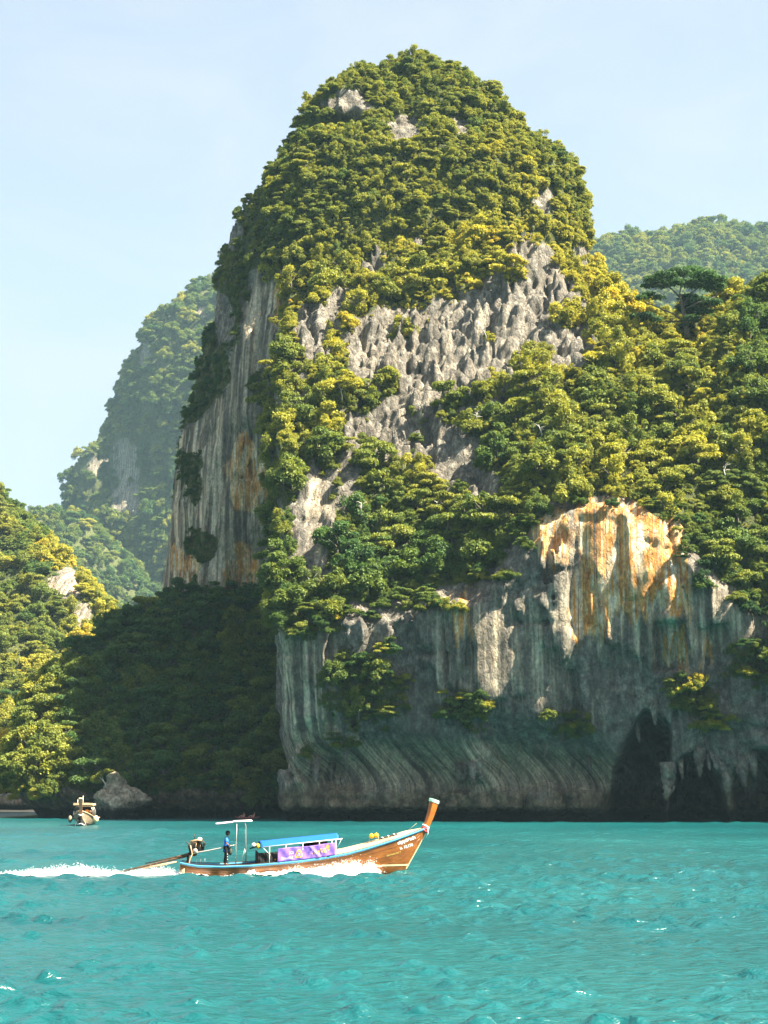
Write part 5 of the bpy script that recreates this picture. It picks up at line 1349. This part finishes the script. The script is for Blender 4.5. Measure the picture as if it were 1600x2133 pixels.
# ------------------------------------------------------------------ anchored long-tail seen from the front
def build_moored_boat():
    d = 226.0; p = pt(168, 1718, d); s = d / FPX
    r = empty('moored_longtail_boat', (p.x, d, -0.05)); tag(r, 'weathered longtail boat seen head on, moored before the dark slope', 'boat')
    r.rotation_euler = (0, 0, R(4))
    def X(px): return (px - 168) * s
    def Z(py): return (1718 - py) * s
    M1 = plain('weathered_hull', (0.24, 0.18, 0.12), 0.8, 0.3, 3); M2 = plain('dark_bottom', (0.035, 0.03, 0.026), 0.8, 0.3, 3); M3 = plain('old_red_wood', (0.52, 0.22, 0.12), 0.6, 0.15, 5)
    # hull: bow towards the camera, stern away (+y)
    def sec(y): t = min(max(y / 8.0, 0), 1); w = 1.25 * (1 - (1 - t) ** 2.2) ** 0.8 + 0.03; return w, 1.75 - 0.9 * min(1, t * 1.5), -0.3 + 0.9 * max(0, 1 - t * 6)
    for nm, mat, a, b in (('hull', M1, 0.38, 1.0), ('hull_bottom', M2, 0.0, 0.38)):
        m = MB()
        for sd in (-1, 1):
            V = []; F = []; ys = np.linspace(0, 11, 26); nt_ = 8
            for y in ys:
                w, zt, zb = sec(y)
                for j in range(nt_ + 1):
                    q = a + (b - a) * j / nt_; V.append((sd * w * q ** 0.45, y, zb + (zt - zb) * q))
            for i in range(25):
                for j in range(nt_): k = i * (nt_ + 1) + j; F.append((k, k + 1, k + nt_ + 2, k + nt_ + 1))
            m.add(V, F)
        m.build(nm, mat, r, True)
    for sd in (-1, 1):
        MB().tube([(sd * (sec(y)[0] + 0.04), y, sec(y)[1]) for y in np.linspace(0.1, 11, 24)], 0.07, 8).build('gunwale', M_DECK, r, True)
        MB().tube([(sd * 0.22, 0.4, 0.95), (sd * 0.5, 0.2, 0.45), (sd * 0.62, 0.0, 0.05)], 0.035, 6).build('mooring_rope', M_ROPE, r, True)
        MB().ball((sd * 1.5, 3.0, 0.78), (0.24 if sd < 0 else 0.34, 0.5, 0.42), 14, 10).build('fender', M1 if sd < 0 else M_CREAM, r, True)
    MB().sheet(lambda u, v: Vector(((v * 2 - 1) * sec(0.3 + u * 10)[0] * 0.95, 0.3 + u * 10, sec(0.3 + u * 10)[1] - 0.12)), 14, 4).build('deck', M_DECK, r)
    pm = MB(); V = []
    for u in np.linspace(0, 1, 8):
        z = 1.2 + 2.05 * u; y = 0.15 - 0.9 * u; w = 0.17 + 0.05 * u
        V += [(-w, y - 0.12, z), (w, y - 0.12, z), (w * .8, y + 0.2, z), (-w * .8, y + 0.2, z)]
    pm.add(V, [(i * 4 + k, i * 4 + (k + 1) % 4, (i + 1) * 4 + (k + 1) % 4, (i + 1) * 4 + k) for i in range(7) for k in range(4)] + [(28, 29, 30, 31), (3, 2, 1, 0)])
    post = pm.build('prow_post', M3, r, bevel=0.02)
    MB().box((0.02, -0.75, 3.2), (0.46, 0.36, 0.16)).build('post_cap', M_CREAM, post, bevel=0.03)
    MB().tube([(-0.26, -0.2, 1.35), (0, -0.35, 1.25), (0.3, -0.2, 1.38)], 0.06, 8).build('garland', M_WHITE, post, True)
    MB().ball((-0.08, 0.0, 0.95), (0.26, 0.2, 0.26), 12, 8).build('tyre', M_BLACK, r, True)
    MB().tube([(-0.35, -0.02, 0.2), (0.05, -0.06, 0.32), (0.45, 0, 0.12)], 0.05, 8).build('bow_rope', M_WHITE, r, True)
    # canopy hoop and roof
    def hp(y, w, z0, z1): return [(-w, y, z0), (-w * 1.02, y, z0 + 0.45), (-w * 0.8, y, z1 - 0.05), (-w * 0.55, y, z1), (w * 0.55, y, z1), (w * 0.8, y, z1 - 0.05), (w * 1.02, y, z0 + 0.45), (w, y, z0)]
    for y in (3.2, 5.0, 7.0): MB().tube(hp(y, 1.12, 1.2, 2.25), 0.035, 8).build('canopy_hoop', M_STEEL, r, True)
    MB().sheet(lambda u, v: Vector(((v * 2 - 1) * 1.12, 2.9 + u * 4.6, 2.52 + 0.10 * math.cos((v - .5) * 3.1))), 10, 8, (0, 0, -0.18)).build('roof', M_CREAM, r, True, 0.02)
    MB().box((0, 2.86, 2.52), (2.3, 0.06, 0.24)).build('fascia_board', M_DECK, r, bevel=0.01)
    MB().tube([(X(155), 4, 2.5), (X(155), 4, 3.05)], 0.03, 6).build('mast', M_WHITE, r, True); MB().tube([(X(166), 4, 2.5), (X(166), 4, 3.5)], 0.03, 6).build('mast', M_WHITE, r, True)
    for k, (x, z, mt) in enumerate(((-0.6, 1.62, M_DECK), (0.35, 1.7, M_ORANGE), (0.7, 1.6, M_RUST), (-0.2, 1.6, M_BLACK))): MB().ball((x, 4.2, z), (0.28, 0.3, 0.2), 10, 8).build('cargo_bundle', mt, r, True)
    MB().sheet(lambda u, v: Vector((-0.95 + 0.9 * u, 0.5 + 1.2 * (1 - u) - 0.06, 0.78 + 0.72 * v)), 6, 4, (0, 0.02, 0)).build('hanging_cloth', M1, r, True)
build_moored_boat()

# ------------------------------------------------------------------ kayak with two paddlers
def build_kayak():
    d = 268.0; p = pt(515, 1706, d); r = empty('kayak', (p.x, d, 0.12)); tag(r, 'low red and dark kayak in the shade under the cliff', 'kayak')
    MK = plain('kayak_red', (0.32, 0.035, 0.04), 0.4, 0.1); ML = plain('kayak_dark', (0.10, 0.06, 0.09), 0.5, 0.1)
    L = 1.75
    for nm, mat, z0, z1 in (('hull', ML, -0.08, 0.12), ('deck', MK, 0.12, 0.24)):
        m = MB(); V = []; F = []
        for i in range(25):
            u = -1 + 2 * i / 24; w = 0.36 * max(0.0, 1 - abs(u) ** 2.4) + 0.015; lift = 0.20 * abs(u) ** 3
            for j in range(9):
                a = math.pi * j / 8; V.append((u * L, -w * math.cos(a), (0.12 + lift) + (z1 - 0.12 if nm == 'deck' else -(0.12 - z0)) * math.sin(a) * (1 - 0.8 * abs(u) ** 3)))
        for i in range(24):
            for j in range(8): k = i * 9 + j; F.append((k, k + 1, k + 10, k + 9))
        m.add(V, F).build(nm, mat, r, True)
    for x in (-0.45, 0.85): MB().torus((x, 0, 0.24), 0.28, 0.03, 'Z', 18, 6).build('cockpit_rim', ML, r, True)
    def paddler(x, lean, mat_shirt, label):
        q = empty('person', (p.x + x, d, 0.18)); tag(q, label, 'person')
        lx = math.sin(lean); lz = math.cos(lean)
        J = {'pel': (0, 0, 0.20, .12, .16), 'che': (lx * .32, 0, 0.20 + lz * .32, .12, .17), 'neb': (lx * .46, 0, 0.20 + lz * .46, .06), 'nek': (lx * .52, 0, .2 + lz * .52, .045),
             'shr': (lx * .44, -.17, .2 + lz * .44, .055), 'elr': (lx * .3 - .16, -.24, .2 + lz * .24, .04), 'wrr': (-.36, -.2, .42, .03), 'shl': (lx * .44, .17, .2 + lz * .44, .055), 'ell': (lx * .3 - .16, .24, .2 + lz * .24, .04), 'wrl': (-.34, .2, .38, .03),
             'hir': (-.08, -.1, .2, .085), 'knr': (-.42, -.14, .40, .06), 'anr': (-.72, -.12, .20, .04), 'hil': (-.08, .1, .2, .085), 'knl': (-.42, .14, .40, .06), 'anl': (-.72, .12, .20, .04)}
        B = [('pel', 'che'), ('che', 'neb'), ('neb', 'nek'), ('che', 'shr'), ('shr', 'elr'), ('elr', 'wrr'), ('che', 'shl'), ('shl', 'ell'), ('ell', 'wrl'), ('pel', 'hir'), ('hir', 'knr'), ('knr', 'anr'), ('pel', 'hil'), ('hil', 'knl'), ('knl', 'anl')]
        skin_body('body', J, B, M_SKIN2, q, 'pel', 1)
        if mat_shirt:
            skin_body('vest', {k: (*J[k][:3], J[k][3] + .03, (J[k][4] if len(J[k]) > 4 else J[k][3]) + .03) for k in ('pel', 'che', 'neb')}, [('pel', 'che'), ('che', 'neb')], mat_shirt, q, 'pel', 1)
        head(q, (lx * .62, 0, .2 + lz * .64), math.pi, M_SKIN2, M_HAIR, 0.10)
        hand(q, (-.38, -.2, .42), (-1, 0, 0), (0, 0, 1), M_SKIN2); hand(q, (-.36, .2, .38), (-1, 0, 0), (0, 0, 1), M_SKIN2)
        return q
    paddler(-0.45, 0.05, plain('pink_vest', (0.75, 0.28, 0.30), 0.8), 'person in pink vest sitting upright in the front of the kayak')
    paddler(0.85, 0.35, None, 'bare-shouldered person leaning back in the rear of the kayak')
    e = empty('paddle', (p.x - 0.45, d, 0.59)); tag(e, 'dark paddle across the front of the kayak', 'paddle')
    MB().tube([(-0.40, -0.95, -0.10), (-0.36, 0.95, 0.06)], 0.018, 8).build('shaft', M_BLACK, e, True)
    for sd, zz in ((-1, -0.14), (1, 0.10)): MB().ball((-0.38, sd * 1.1, zz), (0.09, 0.22, 0.02), 10, 6).build('blade', M_BLACK, e, True)
build_kayak()

# ------------------------------------------------------------------ boulder with its little tree, beach, stalactites
def build_boulder():
    h = 0.16; d = 276.0
    L = [pt(a, b, d) for a, b in ((205, 1712), (203, 1690), (199, 1665), (204, 1655), (214, 1645), (221, 1630), (222, 1615), (232, 1609))]
    Rr = [pt(a, b, d) for a, b in ((248, 1609), (262, 1624), (275, 1637), (292, 1647), (306, 1657), (315, 1667), (306, 1677), (290, 1692), (288, 1712))]
    xs, ys, zs = grid(L[2].x - 1.5, Rr[5].x + 1.5, d - 4.5, d + 4.5, -1.0, 7.2, h)
    f = tower_field(xs, ys, zs, L, Rr, d, 0.85, 2.2)
    def rough(x, y, z):
        w = x * 0.8 + z * 0.5
        return 0.55 * fbm(x / 1.9, y / 1.9, z / 1.5, 2, 7.0) + 0.30 * np.abs(vn(w / 0.8, y / 0.8, z / 1.6, 8.0)) + 0.14 * vn(x / .4, y / .4, z / .5, 9.0)
    roughen(f, xs, ys, zs, 1.6, rough)
    def mask(V, NV, px, py): return np.ones(len(V)), np.zeros(len(V)), 0.9 * smoothstep(0.8, 2.2, V[:, 2])
    o = finish_terrain('boulder', f, xs, ys, zs, h, mask, 'pale jagged boulder standing in the sea beside the moored boat', 'boulder')
    o['kind'] = 'thing'; TERR.pop('boulder'); o.data.materials.clear(); o.data.materials.append(M_BOULDER)
    t0 = pt(219, 1640, d - 1.2); e = empty('small_tree', t0); tag(e, 'small leaning tree with pale trunk on the left of the boulder', 'tree')
    def w(px, py): return pt(px, py, d - 1.4) - t0
    MB().tube([w(221, 1641), w(219, 1632), w(213, 1624), w(206, 1618)], [0.10, 0.09, 0.07, 0.04], 8).build('trunk', M_DEAD, e, True)
    MB().tube([w(216, 1628), w(212, 1616), w(216, 1610)], [0.05, 0.04, 0.02], 6).build('branch', M_DEAD, e, True)
    rr = np.random.default_rng(77); lb = []
    for px_, py_, s in ((196, 1626, .5), (200, 1620, .55), (205, 1628, .5), (208, 1614, .5), (193, 1622, .35), (212, 1610, .45), (222, 1606, .45), (232, 1607, .4)):
        q = w(px_, py_); lb.append((q.x, q.y, q.z, s, s, s * .7))
    c, nn, lv = crown_points(lb, 900, rr); cr = bpy.data.objects.new('crown', leaves_mesh('small_tree_crown', c, nn, 0.13, rr, lv)); COL.objects.link(cr); cr.parent = e; cr['tint'] = 0.5
build_boulder()

def build_beach():
    V = []; F = []; nx, ny = 60, 50
    for i in range(nx + 1):
        for j in range(ny + 1):
            x = -260 + 210 * i / nx; y = 352 + 200 * j / ny
            e = y - (357 + 4 * math.sin(x * 0.05) + (x + 70) * -0.03)
            V.append((x, y, max(-1.0, min(1.7, e * 0.055)) + 0.08 * math.sin(x * 0.7 + y * .3) * (e > 4)))
    for i in range(nx):
        for j in range(ny): a = i * (ny + 1) + j; F.append((a, a + ny + 1, a + ny + 2, a + 1))
    o = link('beach', mesh_py('beach', V, F), M_SAND); tag(o, 'small pale sand beach at the left edge', 'beach', kind='structure')
    # low rock bank behind the sand
    h = 0.35; xs, ys, zs = grid(-110, -54, 360, 372, -0.5, 5.0, h)
    f = np.maximum(np.abs(ys[None, :, None] - 366.5) - 2.6, zs[None, None] - 3.2) + np.zeros((len(xs), 1, 1)); f = f.astype(np.float32)
    roughen(f, xs, ys, zs, 2.5, lambda x, y, z: 1.1 * fbm(x / 3.0, y / 3, z / 2.5, 3, 4.0))
    o = finish_terrain('rock_bank', f, xs, ys, zs, h, lambda V, NV, px, py: (np.ones(len(V)), 0.35 * np.ones(len(V)), 0.8 * np.ones(len(V))), 'low pale rock bank behind the sand beach', 'rocks'); TERR.pop('rock_bank'); o.data.materials.clear(); o.data.materials.append(M_BOULDER)
build_beach()

def cliff_point(px_, py_):
    """where the sight line meets the cliff mesh"""
    V = TERR['headland_cliff']['V']; qx, qy, dd = CLP
    for w_ in (9, 16, 30):
        m = (np.abs(qx - px_) < w_) & (np.abs(qy - py_) < w_)
        if m.any(): break
    return V[m][np.argmin(dd[m])] if m.any() else np.array(pt(px_, py_, 254))
CLP = proj(TERR['headland_cliff']['V'])
def build_drips():
    """stalactites and drapery columns hanging on the sea cliff"""
    par = bpy.data.objects['headland_cliff']
    rr = np.random.default_rng(9)
    spots = [(1392, 1600, 1665, 256.0, 0.9), (1400, 1610, 1650, 256.5, 0.5), (1378, 1620, 1650, 256, .5), (1458, 1570, 1618, 252.5, 0.65), (1476, 1585, 1605, 252.5, 0.3), (1420, 1595, 1622, 254.5, 0.3), (1437, 1590, 1612, 253.5, 0.25),
             (1548, 1585, 1640, 249.0, 0.75), (1570, 1578, 1618, 248.2, 0.65), (1556, 1620, 1660, 248.8, 0.6), (1590, 1640, 1684, 247.4, 0.9), (1535, 1590, 1612, 249.6, 0.35), (960, 1600, 1640, 272.5, 0.7), (985, 1600, 1634, 271.5, 0.6), (1000, 1595, 1622, 270.8, 0.5), (972, 1605, 1628, 272, .35),
             (720, 1565, 1588, 281.0, 0.3), (1228, 1585, 1612, 262.5, 0.3), (1195, 1590, 1606, 263.8, 0.3), (690, 1600, 1630, 282.0, .5), (655, 1590, 1630, 283.5, .7), (1140, 1560, 1575, 266, .25), (1330, 1520, 1545, 257.5, .35), (1365, 1470, 1510, 256.5, .5)]
    for px_, a, b, d, w in spots:
        d = float(cliff_point(px_, a - 6)[1]) - 0.2
        p0 = pt(px_, a, d); p1 = pt(px_ + rr.normal(0, 3), b, d); n = 9; path = []; rad = []
        for k in range(n):
            u = k / (n - 1); q = p0.lerp(p1, u); path.append((q.x + 0.12 * w * rr.normal(), q.y + 0.12 * w * rr.normal() + 1.4 * (1 - u) * 0.6, q.z + (0.8 if k == 0 else 0))); rad.append(w * (1.15 - 0.85 * u ** 1.2) * rr.uniform(0.8, 1.2))
        m = MB(); m.tube(path, rad, 9); o = m.build('stalactite', M_ROCK, par, True)
        fattr(o.data, 'pale', np.full(len(o.data.vertices), 0.35)); fattr(o.data, 'veg', np.zeros(len(o.data.vertices))); fattr(o.data, 'stain', np.zeros(len(o.data.vertices)))
build_drips()

# ------------------------------------------------------------------ the spreading tree on the ridge, the golden trees by the beach, dead trees
def build_umbrella_tree():
    d = 291.0; b = pt(1432, 700, d); e = empty('spreading_tree', b); tag(e, 'dark flat-topped spreading tree standing alone against the far ridge', 'tree')
    def w(px, py, dy=0.0): return pt(px, py, d + dy) - b
    t = MB()
    t.tube([w(1432, 705), w(1428, 670), w(1422, 640), w(1416, 612)], [0.45, 0.36, 0.28, 0.16], 10)
    for pts_, r0 in (([(1428, 672, 0), (1400, 652, -.5), (1370, 640, -1), (1345, 630, -1)], .18), ([(1422, 640, 0), (1440, 610, 1), (1465, 592, 1)], .2), ([(1418, 620, 0), (1395, 598, -1), (1370, 590, -2)], .16), ([(1424, 645, 0), (1455, 630, -2), (1490, 618, -2)], .16), ([(1416, 612, 0), (1420, 590, 2), (1425, 575, 2)], .12), ([(1428, 668, 0), (1390, 670, 1.5), (1350, 664, 2)], .14)):
        q = [w(*k) for k in pts_]; t.tube(q, [r0 * (1 - 0.75 * i / (len(q) - 1)) for i in range(len(q))], 8)
    t.build('trunk', M_BARK, e, True)
    rr = np.random.default_rng(55); lb = []
    for px_, py_, rx in ((1360, 582, 20), (1385, 574, 24), (1412, 568, 26), (1440, 566, 28), (1468, 572, 26), (1494, 582, 22), (1375, 592, 22), (1405, 588, 20), (1460, 592, 26), (1488, 600, 22), (1432, 590, 20), (1345, 596, 12), (1500, 594, 12), (1335, 620, 14), (1350, 614, 16), (1372, 620, 14),
                         (1435, 622, 24), (1460, 628, 26), (1485, 630, 20), (1425, 640, 20), (1450, 648, 24), (1470, 650, 18), (1440, 664, 20), (1320, 660, 16), (1345, 658, 20), (1365, 664, 14), (1330, 668, 12), (1430, 680, 16)):
        q = w(px_, py_, rr.normal(0, 1.6)); s = rx * d / FPX; lb.append((q.x, q.y, q.z, s, s * 1.1, s * 0.36))
    c, nn, lv = crown_points(lb, 15000, rr); cr = bpy.data.objects.new('crown', leaves_mesh('spreading_tree_crown', c, nn, 0.20, rr, lv)); COL.objects.link(cr); cr.parent = e; cr['tint'] = 0.08
build_umbrella_tree()
_k = np.random.default_rng(8)
for i, (px_, py_, d, r, tn) in enumerate(((2, 1560, 372, 4.6, 0.86), (30, 1585, 370, 3.6, 0.80), (-40, 1580, 372, 4.6, 0.78), (14, 1625, 368, 3.2, 0.70), (-20, 1640, 368, 3.0, .6), (44, 1640, 368, 2.6, .45))):
    p = pt(px_, py_, d); e = empty('tree', (p.x, p.y, 1.2))
    tag(e, ('tall golden yellow tree behind the beach at the left edge', 'golden tree behind the beach, right beside the dark slope', 'golden tree behind the beach, cut by the left edge', 'low yellow green tree behind the rock bank', 'small yellow green tree behind the rock bank, at the left edge', 'small olive tree between the beach and the dark slope')[i], 'tree', 'trees behind the beach')
    c = bpy.data.objects.new('crown', CROWNS[i % 6]); COL.objects.link(c); c.parent = e; c.location = (0, 0, p.z - 1.2 - r * .3); c.scale = (r, r, r * 1.15); c['tint'] = tn; c.rotation_euler = (0, 0, i * 1.3)
    k = bpy.data.objects.new('trunk', TRUNKS[i % 4]); COL.objects.link(k); k.parent = e; k.location = (0, 0, (p.z - 1.2) * 0.55); k.scale = (r * 0.8, r * 0.8, max(1.0, (p.z - 1.2) * 0.62))
def dead_tree(px_, py_, d, s, label, seed):
    rr = np.random.default_rng(seed); p = Vector(cliff_point(px_, py_)) + Vector((0, -1.2, 0.4)); e = empty('dead_tree', p); tag(e, label, 'dead tree')
    m = MB(); tip = Vector((rr.normal(0, .3) * s, -0.4 * s, 1.0 * s)); m.tube([(0, 0.6 * s, -0.5 * s), (0.05 * s, 0, 0), tip * 0.6, tip], [0.09 * s, 0.075 * s, 0.05 * s, 0.015 * s], 6); m.build('trunk', M_DEAD, e, True)
    for k in range(5):
        u = rr.uniform(0.25, 0.9); b0_ = tip * u; dr = Vector((rr.normal(), rr.normal() * .6 - .3, rr.uniform(0.0, 0.9))).normalized() * s * rr.uniform(.4, .8)
        MB().tube([b0_, b0_ + dr * .5 + Vector((0, 0, .08 * s)), b0_ + dr], [0.04 * s, 0.028 * s, 0.008 * s], 5).build('branch', M_DEAD, e, True)
dead_tree(872, 862, 302, 1.6, 'bleached dead tree on the slope just below the grey crags', 1)
dead_tree(756, 1072, 291, 1.5, 'bleached dead branches among dark shrubs above the cliff middle', 2)
dead_tree(645, 1235, 284.5, 1.6, 'pale bare trunk at the left top corner of the sea cliff', 3)
dead_tree(1505, 1000, 262, 1.6, 'grey bare tree on the wooded ridge at the far right', 4)
dead_tree(768, 1225, 281, 1.2, 'small pale dead branch on the cliff edge near the middle', 5)

for k_, (a_, b_, s_, w_) in enumerate(((1120, 905, 1.3, 'on the slope under the right end of the crags'), (1010, 700, 1.2, 'among the upper crags'), (985, 880, 1.2, 'on the rocks below the crags'), (900, 1070, 1.4, 'above the cliff, near yellow green trees'), (1330, 820, 1.5, 'on the ridge below the spreading tree'), (720, 830, 1.2, 'on the slope left of the crags'), (1210, 960, 1.3, 'above the orange wall'))):
    dead_tree(a_, b_, 0, s_, 'thin bare bleached tree ' + w_, 40 + k_)

# ------------------------------------------------------------------ shrubs rooted on the sea cliff face
rr = np.random.default_rng(66)
PATCH = [((760, 1440), (78, 70), 26, .30, 'in the cliff shrub patch at left'), ((975, 1478), (55, 26), 11, .32, 'on the small mid-cliff ledge'), ((1438, 1455), (48, 42), 13, .38, 'on the bulge above the cave'), ((1570, 1385), (50, 45), 10, .24, 'on the cliff at far right'),
         ((1195, 1512), (42, 18), 7, .40, 'low on the cliff middle'), ((815, 1360), (20, 55), 6, .22, 'above the cliff shrub patch'), ((640, 1290), (60, 35), 9, .30, 'at the cliff top left corner'), ((1500, 1215), (60, 40), 12, .16, 'hanging right of the orange wall'), ((1580, 1300), (40, 50), 10, .14, 'hanging at the right picture edge'), ((1500, 1520), (40, 20), 6, .4, 'right of the sea cave roof'), ((690, 1560), (50, 14), 6, .42, 'above the curved stripes'), ((1440, 1120), (24, 40), 7, .2, 'right of the orange wall top'), ((720, 1275), (80, 12), 11, .34, 'hanging on the cliff edge at left'), ((880, 1255), (80, 12), 10, .36, 'hanging on the middle cliff edge'), ((1020, 1190), (45, 22), 9, .38, 'hanging on the rising cliff edge'), ((1088, 1110), (22, 30), 6, .34, 'hanging left of the orange wall'), ((1300, 1045), (110, 8), 9, .30, 'hanging over the orange wall')]
SHRUBS = []
for (cx, cy), (sx, sy), n, tn, where in PATCH:
    for i in range(n):
        px_ = cx + sx * rr.uniform(-1, 1); py_ = cy + sy * rr.uniform(-1, 1); P = Vector(cliff_point(px_, py_)); s = rr.uniform(0.7, 1.6)
        e = empty('shrub', P); t_ = float(np.clip(tn + rr.normal(0, .10) + (0.3 if rr.uniform() < .15 else 0), .03, .9))
        tag(e, 'shrub', 'shrub', 'shrubs on the sea cliff'); SHRUBS.append((e, '%s shrub %s' % (hue_word(t_), where), px_))
        c = bpy.data.objects.new('foliage', CROWNS[int(rr.integers(0, 10))]); COL.objects.link(c); c.parent = e; c.location = (-0.25 * s, -0.4 * s, 0.1 * s); c.scale = (s, s, s * rr.uniform(.6, .95)); c.rotation_euler = (0, 0, rr.uniform(0, 6.28)); c['tint'] = t_
        k = bpy.data.objects.new('stem', TRUNKS[i % 4]); COL.objects.link(k); k.parent = e; k.location = (0.1 * s, 0.1 * s, 0.2 * s); k.scale = (s * .7,) * 3

for (e, _, _), l_ in zip(SHRUBS, single_out([q[1] for q in SHRUBS], [q[2] for q in SHRUBS])): e['label'] = l_

# ------------------------------------------------------------------ bow wave and wake
def build_foam():
    rr = np.random.default_rng(4)
    BI = BM
    def boatpt(x, y, z): return BI @ Vector((x, y, z))
    # height field of churned foam along a path on the water: (centre, half width, height)
    segs = []
    for x in np.linspace(10.1, 0.0, 60):                       # against the near side of the hull
        hgt = np.interp(x, [0, 1.5, 3.3, 5, 6.2, 7.6, 8.8, 9.6, 10.1], [0.10, 0.06, 0.08, 0.14, 0.28, 0.46, 0.56, 0.46, 0.08])
        wd = np.interp(x, [0, 3, 6, 8.5, 9.7, 10.1], [0.45, 0.35, 0.55, 0.70, 0.5, 0.1])
        p = boatpt(x, hull_y(x, 0.1) - wd * 0.35, 0); segs.append((p.x, p.y, wd, hgt))
    for x in np.linspace(10.1, 4.0, 30):                        # far side
        hgt = np.interp(x, [4, 8, 10.1], [0.12, 0.4, 0.05]); p = boatpt(x, hull_y(x, 0.1, 1) + 0.2, 0); segs.append((p.x, p.y, 0.5, hgt))
    for x in np.linspace(0.2, -16.5, 130):                      # wake astern, with the propeller's plume
        hgt = np.interp(x, [-16.5, -9.5, -6.2, -5.2, -4.0, -2.5, -1.2, -0.3, 0.2], [0.08, 0.11, 0.34, 0.38, 0.28, 0.18, 0.32, 0.26, 0.10])
        wd = np.interp(x, [-16.5, -5, -2, 0], [0.5, 0.55, 0.45, 0.45]); p = boatpt(x, -0.1, 0); segs.append((p.x, p.y, wd, hgt))
    S = np.array(segs)
    h = 0.055
    x0, x1, y0, y1 = S[:, 0].min() - 1, S[:, 0].max() + 1, S[:, 1].min() - 1, S[:, 1].max() + 1
    xs = np.arange(x0, x1, h); ys = np.arange(y0, y1, h * 1.5); X, Y = np.meshgrid(xs, ys, indexing='ij')
    Hh = np.zeros_like(X)
    for cx, cy, w, hg in S:
        i0, i1 = np.searchsorted(xs, (cx - 0.5, cx + 0.5)); j0, j1 = np.searchsorted(ys, (cy - w * 1.6, cy + w * 1.6))
        q = np.hypot((X[i0:i1, j0:j1] - cx) / 0.42, (Y[i0:i1, j0:j1] - cy) / w)
        Hh[i0:i1, j0:j1] = np.maximum(Hh[i0:i1, j0:j1], hg * np.exp(-q ** 2 * 1.3))
    nz = fbm(X / 0.42, Y / 0.5, X * 0 + 3.1, 4, 1.0); nz2 = fbm(X / 1.6, Y / 1.2, X * 0, 2, 6.0)
    Z = Hh * (0.75 + 0.55 * nz + 0.35 * nz2) + 0.05 * nz
    W = wave_z(X, Y, 0.15)
    keep = (Hh * (0.8 + 0.6 * nz + 0.4 * nz2) > 0.045)
    Zw = W + Z - 0.02
    idx = np.full(X.shape, -1); 
    nX, nY = X.shape; a = np.arange(nX * nY).reshape(nX, nY)
    q = np.stack([a[:-1, :-1], a[1:, :-1], a[1:, 1:], a[:-1, 1:]], -1).reshape(-1, 4)
    km = keep[:-1, :-1] & keep[1:, :-1] & keep[1:, 1:] & keep[:-1, 1:]
    q = q[km.ravel()]
    used = np.unique(q); rem = np.full(nX * nY, -1); rem[used] = np.arange(len(used))
    V = np.stack([X, Y, Zw], -1).reshape(-1, 3)[used]; q = rem[q]
    # flung drops and torn crests
    nd = 15000; k = rr.choice(len(S), nd, p=(S[:, 3] ** 1.3) / (S[:, 3] ** 1.3).sum()); b = S[k]
    P = np.c_[b[:, 0] + rr.normal(0, 0.25, nd), b[:, 1] + rr.normal(0, 0.45, nd) * b[:, 2], b[:, 3] * (0.35 + np.abs(rr.normal(0, 0.48, nd)))]
    P[:, 2] += wave_z(P[:, 0], P[:, 1], 0.2); r_ = rr.uniform(0.005, 0.018, nd) * np.where(rr.uniform(size=nd) < .1, 1.7, 1)
    O = np.array([(1, 0, 0), (-1, 0, 0), (0, 1, 0), (0, -1, 0), (0, 0, 1), (0, 0, -1)], float)
    DV = (P[:, None] + O[None] * r_[:, None, None] * rr.uniform(.6, 1.5, (nd, 6, 1))).reshape(-1, 3)
    tri = np.array([(0, 2, 4), (2, 1, 4), (1, 3, 4), (3, 0, 4), (2, 0, 5), (1, 2, 5), (3, 1, 5), (0, 3, 5)])
    DF = (np.arange(nd)[:, None, None] * 6 + tri[None]).reshape(-1, 3)
    me = bpy.data.meshes.new('wake_foam')
    allV = np.r_[V, DV]; n0 = len(V)
    me.from_pydata(allV.tolist(), [], q.tolist() + (DF + n0).tolist()); me.update(); me.polygons.foreach_set('use_smooth', np.ones(len(me.polygons), bool))
    o = link('wake_foam', me, M_FOAM); tag(o, 'white foam of the bow wave and wake around the speeding boat', 'foam', kind='stuff')
build_foam()
print('all', _t.time() - _t0)
